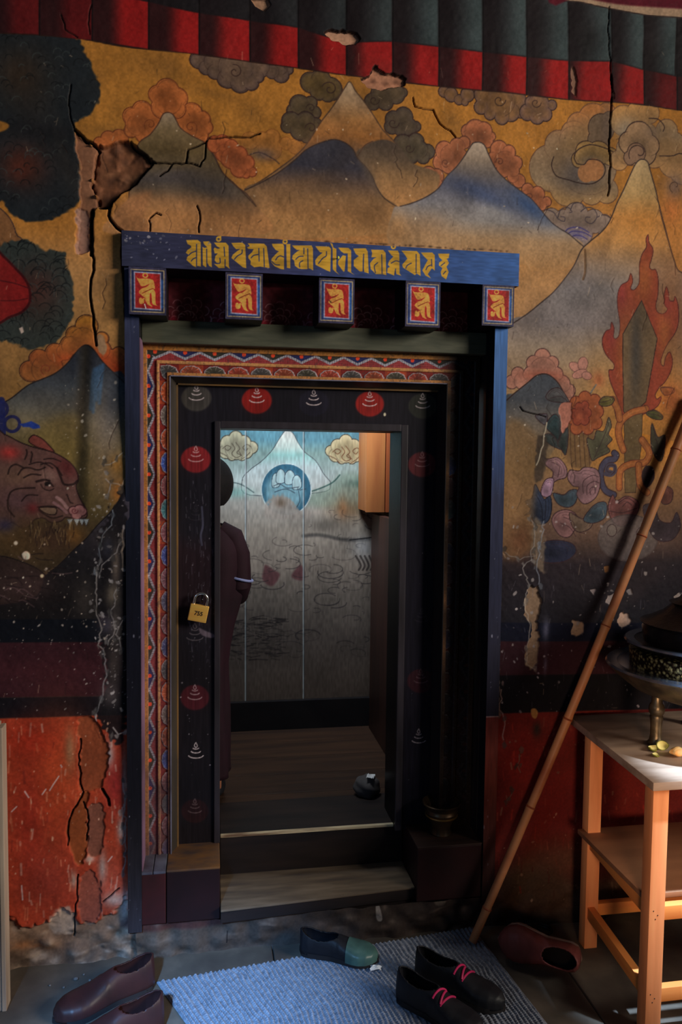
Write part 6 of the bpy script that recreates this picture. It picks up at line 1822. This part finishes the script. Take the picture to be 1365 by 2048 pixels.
c_ = on_z(752, 1938, 0.012); scrap('paper_scrap', 'crumpled white paper scrap at the toe of the green-toed slipper', c_, 0.017, 1, 0.012)
c_ = on_z(1033, 1850); scrap('paper_scrap', 'tiny white paper scrap on the dark floor behind the red-brown shoes', c_, 0.008, 2)
c_ = on_z(762, 1557, 0.36); 
SK = noise_mat('grey_cloth_bag', (70, 66, 66), (52, 48, 48), 14, 0.8)
sk = tag(empty('cloth_bag', (0.566, 0.42, 0.272)), 'small grey cloth bag on the inner floor behind the right jamb', 'bag')
bm = bmesh.new(); bmesh.ops.create_uvsphere(bm, u_segments=28, v_segments=18, radius=1.0)
for v in bm.verts:
    n_ = math.sin(v.co.x * 5 + 1) * math.sin(v.co.y * 6) * 0.06 + math.sin(v.co.z * 7 + v.co.x * 4) * 0.05
    v.co = Vector((v.co.x * 0.048 * (1 + n_), v.co.y * 0.05 * (1 + n_), max(0.0, (v.co.z * (1 + n_) + 0.8) * 0.042)))
me = bpy.data.meshes.new('sack'); bm.to_mesh(me); bm.free(); link('sack', me, SK, sk, True)
scrap('paper_scrap', 'folded white paper lying on the grey cloth bag inside the doorway', (0.575, 0.40), 0.020, 3, 0.348)
CAB = noise_mat('black_cable', (20, 19, 21), (14, 14, 15), 20, 0.4)
t = np.linspace(0, 2 * math.pi * 1.7, 50)
cc = on_z(1085, 1845)
co_ = tag(empty('cable_coil', (1.03, -0.055, 0.0)), 'loop of black cable on the dark floor left of the back table leg', 'cable')
grp(MB().tube([(0.040 * math.cos(a) * (1 + 0.05 * a / 6), 0.030 * math.sin(a), 0.006 + 0.0012 * a) for a in t], 0.004, 8), 'loop', CAB, co_)
PEB = noise_mat('grey_pebble', (84, 80, 78), (60, 56, 54), 30, 0.8)
for k, (x_, y_, r) in enumerate([(152, 1960, 0.006), (128, 1976, 0.0035), (180, 1962, 0.004), (100, 1972, 0.003), (168, 1950, 0.003)]):
    c_ = on_z(x_, y_)
    o = MB().ball((0, 0, r * 0.6), (r * 1.2, r, r * 0.7), u=10, v=7).build('pebble', PEB, None, True)
    o.location = (c_[0], c_[1], 0); o.rotation_euler = (0, 0, k)
    tag(o, 'small grey pebble of crumbled plaster at the foot of the wall behind the brown shoes', 'pebble', 'pebbles at the wall foot')

# ---- inside the doorway: open door leaf and pale wooden cupboard
LEAF = noise_mat('dark_red_brown_door', (56, 34, 28), (40, 25, 22), 5, 0.5, stretch=(4, 4, 0.5))
lf = tag(empty('partition_board', (0.735, 0.46, 0.273)), 'dark red-brown upright board below the orange cupboard at the right of the inner room', 'board')
grp(MB().box((-0.014, 0.0, 0.0), (0.014, 0.68, 0.985), 0.002), 'panel', LEAF, lf)
ORW = noise_mat('orange_pine_cupboard', (176, 112, 66), (156, 92, 54), 5, 0.5, stretch=(5, 5, .5), bump=0.1)
cb = tag(empty('wall_cupboard', (0.80, 1.08, 1.275)), 'orange pine cupboard hung high in the inner room seen at the right of the doorway', 'cupboard')
grp(MB().box((-0.135, -0.10, 0.0), (0.16, 0.10, 0.55), 0.002), 'body', ORW, cb)
grp(MB().box((-0.142, -0.115, -0.002), (-0.060, -0.10, 0.55), 0.002), 'door', ORW, cb)
grp(MB().box((-0.056, -0.114, -0.002), (0.16, -0.10, 0.55), 0.002), 'door', noise_mat('red_pine_panel', (138, 74, 42), (122, 62, 36), 5, 0.5, stretch=(5, 5, .5)), cb)

# ---- the child monk behind the left jamb, seen from the back
SKIN = noise_mat('skin', (120, 78, 58), (108, 68, 50), 20, 0.5, bump=0.05)
ROBE = noise_mat('maroon_robe', (27, 7, 17), (18, 5, 12), 8, 0.8, bump=0.3, bscale=200)
HAIRM = noise_mat('cropped_black_hair', (16, 13, 16), (10, 9, 11), 60, 0.8, bump=0.6, bscale=300)
CUFF = noise_mat('pale_blue_cuff', (110, 116, 150), (86, 92, 130), 20, 0.6)
S_ = 1.235 / 1.235
monk = tag(empty('person', (-0.004, 0.47, 0.274)), 'child monk in a dark maroon robe standing inside behind the left jamb', 'person')
V, E, R = [], [], []


def add(p, r, par=None):
    V.append(p); R.append(r if hasattr(r, '__len__') else (r, r))
    if par is not None: E.append((par, len(V) - 1))
    return len(V) - 1


pel = add((-0.012, 0, 0.62), (0.066, 0.056))
sp1 = add((0, 0.005, 0.74), (0.070, 0.056), pel); sp2 = add((0, 0.0, 0.86), (0.076, 0.058), sp1); sp3 = add((0, -0.002, 0.935), (0.056, 0.048), sp2)
nk = add((0, 0.006, 1.00), (0.034, 0.034), sp3); nk2 = add((0, 0.012, 1.04), (0.034, 0.036), nk)
hd1 = add((0, 0.020, 1.085), (0.058, 0.066), nk2); hd2 = add((0, 0.016, 1.14), (0.068, 0.080), hd1); hd3 = add((0, 0.010, 1.185), (0.052, 0.062), hd2)
for s_ in (-1, 1):
    sh = add((0.092 * s_, 0.0, 0.912), (0.032, 0.032), sp3)
    el = add((0.106 * s_, -0.012, 0.775), (0.027, 0.027), sh)
    fo1 = add((0.100 * s_, 0.060, 0.73), (0.026, 0.026), el)
    wr_ = add((0.070 * s_, 0.135, 0.725), (0.019, 0.016), fo1)
    pa = add((0.045 * s_, 0.160, 0.728), (0.022, 0.013), wr_)
    pa2 = add((0.025 * s_, 0.178, 0.730), (0.022, 0.012), pa)
    for f_ in range(4):
        dz = (f_ - 1.5) * 0.011
        k1 = add((0.010 * s_, 0.184 + 0.002 * f_, 0.730 + dz), 0.0068, pa2)
        k2 = add((-0.006 * s_, 0.180, 0.728 + dz), 0.0060, k1)
        k3 = add((-0.014 * s_, 0.168, 0.726 + dz), 0.0052, k2)
    th1 = add((0.040 * s_, 0.158, 0.748), 0.0078, pa); th2 = add((0.024 * s_, 0.164, 0.760), 0.0065, th1)
    hp = add((0.036 * s_ - 0.020, 0.0, 0.56), (0.048, 0.050), pel)
    kn = add((0.042 * s_ - 0.022, 0.012, 0.33), (0.036, 0.038), hp)
    an = add((0.044 * s_ - 0.022, -0.006, 0.065), (0.024, 0.026), kn)
    he = add((0.044 * s_ - 0.022, -0.012, 0.028), (0.022, 0.026), an)
    ball_ = add((0.050 * s_ - 0.022, 0.075, 0.020), (0.026, 0.018), he)
    toe_ = add((0.052 * s_ - 0.022, 0.115, 0.015), (0.022, 0.013), ball_)
me = bpy.data.meshes.new('body'); me.from_pydata(V, E, [])
body = link('body', me, SKIN, monk)
sk_ = body.modifiers.new('skin', 'SKIN'); sk_.use_smooth_shade = True
lay = me.skin_vertices[0].data
for i, r in enumerate(R):
    lay[i].radius = r
lay[pel].use_root = True
sb = body.modifiers.new('sub', 'SUBSURF'); sb.levels = 2; sb.render_levels = 2
# face on the far side: nose, eyes, ears
grp(MB().ball((0, 0.098, 1.098), (0.010, 0.016, 0.016), u=14, v=10), 'nose', SKIN, monk)
for s_ in (-1, 1):
    grp(MB().ball((0.066 * s_, 0.012, 1.105), (0.010, 0.016, 0.025), u=14, v=10), 'ear', SKIN, monk)
grp(MB().ball((0, 0.084, 1.066), (0.020, 0.010, 0.006), u=14, v=8), 'mouth', SKIN, monk)
EYE = noise_mat('dark_eye', (30, 22, 20), (24, 18, 16), 10, 0.2)
for s_ in (-1, 1): grp(MB().ball((0.027 * s_, 0.084, 1.122), (0.011, 0.008, 0.006), u=12, v=8), 'eye', EYE, monk)
hb = bmesh.new(); bmesh.ops.create_uvsphere(hb, u_segments=36, v_segments=24, radius=1.0)
bmesh.ops.delete(hb, geom=[v for v in hb.verts if (v.co.y > 0.45 and v.co.z < 0.35) or v.co.z < -0.85], context='VERTS')
for v in hb.verts:
    v.co = Vector((v.co.x * 0.083, v.co.y * 0.094 + 0.010, v.co.z * 0.094 + 1.132))
me = bpy.data.meshes.new('hair'); hb.to_mesh(me); hb.free()
o = link('hair', me, HAIRM, monk, True); md = o.modifiers.new('t', 'SOLIDIFY'); md.thickness = 0.004; md.offset = 1
# robe: one draped surface from shoulders to shins, with folds
rb = bmesh.new()
prof = [(0.985, 0.052, 0.050), (0.962, 0.085, 0.066), (0.935, 0.108, 0.080), (0.90, 0.122, 0.088), (0.85, 0.127, 0.092), (0.78, 0.124, 0.094), (0.70, 0.112, 0.094), (0.64, 0.100, 0.094), (0.56, 0.094, 0.094), (0.44, 0.092, 0.096), (0.30, 0.094, 0.098), (0.18, 0.098, 0.102), (0.10, 0.100, 0.106)]
zz = np.linspace(0.985, 0.10, 60); pr = np.array(prof)[::-1]
rows = []
for z in zz:
    rx = float(np.interp(z, pr[:, 0], pr[:, 1])); ry = float(np.interp(z, pr[:, 0], pr[:, 2]))
    row = []
    for k in range(72):
        a = 2 * math.pi * k / 72
        fold = 0.05 * math.sin(a * 9 + z * 6) * min(1, (1.0 - z) * 1.6) + 0.025 * math.sin(a * 5 - z * 14)
        row.append(rb.verts.new((rx * (1 + fold) * math.cos(a) - 0.022 * min(1, max(0, (0.75 - z) / 0.25)), ry * (1 + fold) * math.sin(a) + 0.004, z + 0.006 * math.sin(a * 2))))
    rows.append(row)
for i in range(len(rows) - 1):
    for k in range(72):
        rb.faces.new((rows[i][k], rows[i][(k + 1) % 72], rows[i + 1][(k + 1) % 72], rows[i + 1][k]))
bmesh.ops.recalc_face_normals(rb, faces=rb.faces)
me = bpy.data.meshes.new('robe'); rb.to_mesh(me); rb.free()
o = link('robe', me, ROBE, monk, True); md = o.modifiers.new('t', 'SOLIDIFY'); md.thickness = 0.006
for s_ in (-1, 1):
    grp(MB().tube([(0.035 * s_, 0.0, 0.968), (0.078 * s_, 0.0, 0.940), (0.100 * s_, -0.006, 0.88), (0.107 * s_, -0.012, 0.775), (0.100 * s_, 0.035, 0.735), (0.090 * s_, 0.085, 0.725)], [0.036, 0.046, 0.045, 0.043, 0.042, 0.038], 20), 'sleeve', ROBE, monk)
    grp(MB().tube([(0.094 * s_, 0.076, 0.726), (0.082 * s_, 0.100, 0.725)], [0.041, 0.041], 20), 'cuff', CUFF, monk)
    t_ = np.linspace(0, 2 * math.pi, 24)
    grp(MB().tube([(0.106 * s_ + 0.047 * math.cos(a), -0.012 + 0.047 * math.sin(a), 0.800 - 0.012 * math.cos(a)) for a in t_], 0.0045, 8), 'sleeve_trim', CUFF, monk)
    grp(MB().ball((0.048 * s_ - 0.022, 0.052, 0.030), (0.036, 0.090, 0.030), u=20, v=12), 'slipper', BKS, monk)
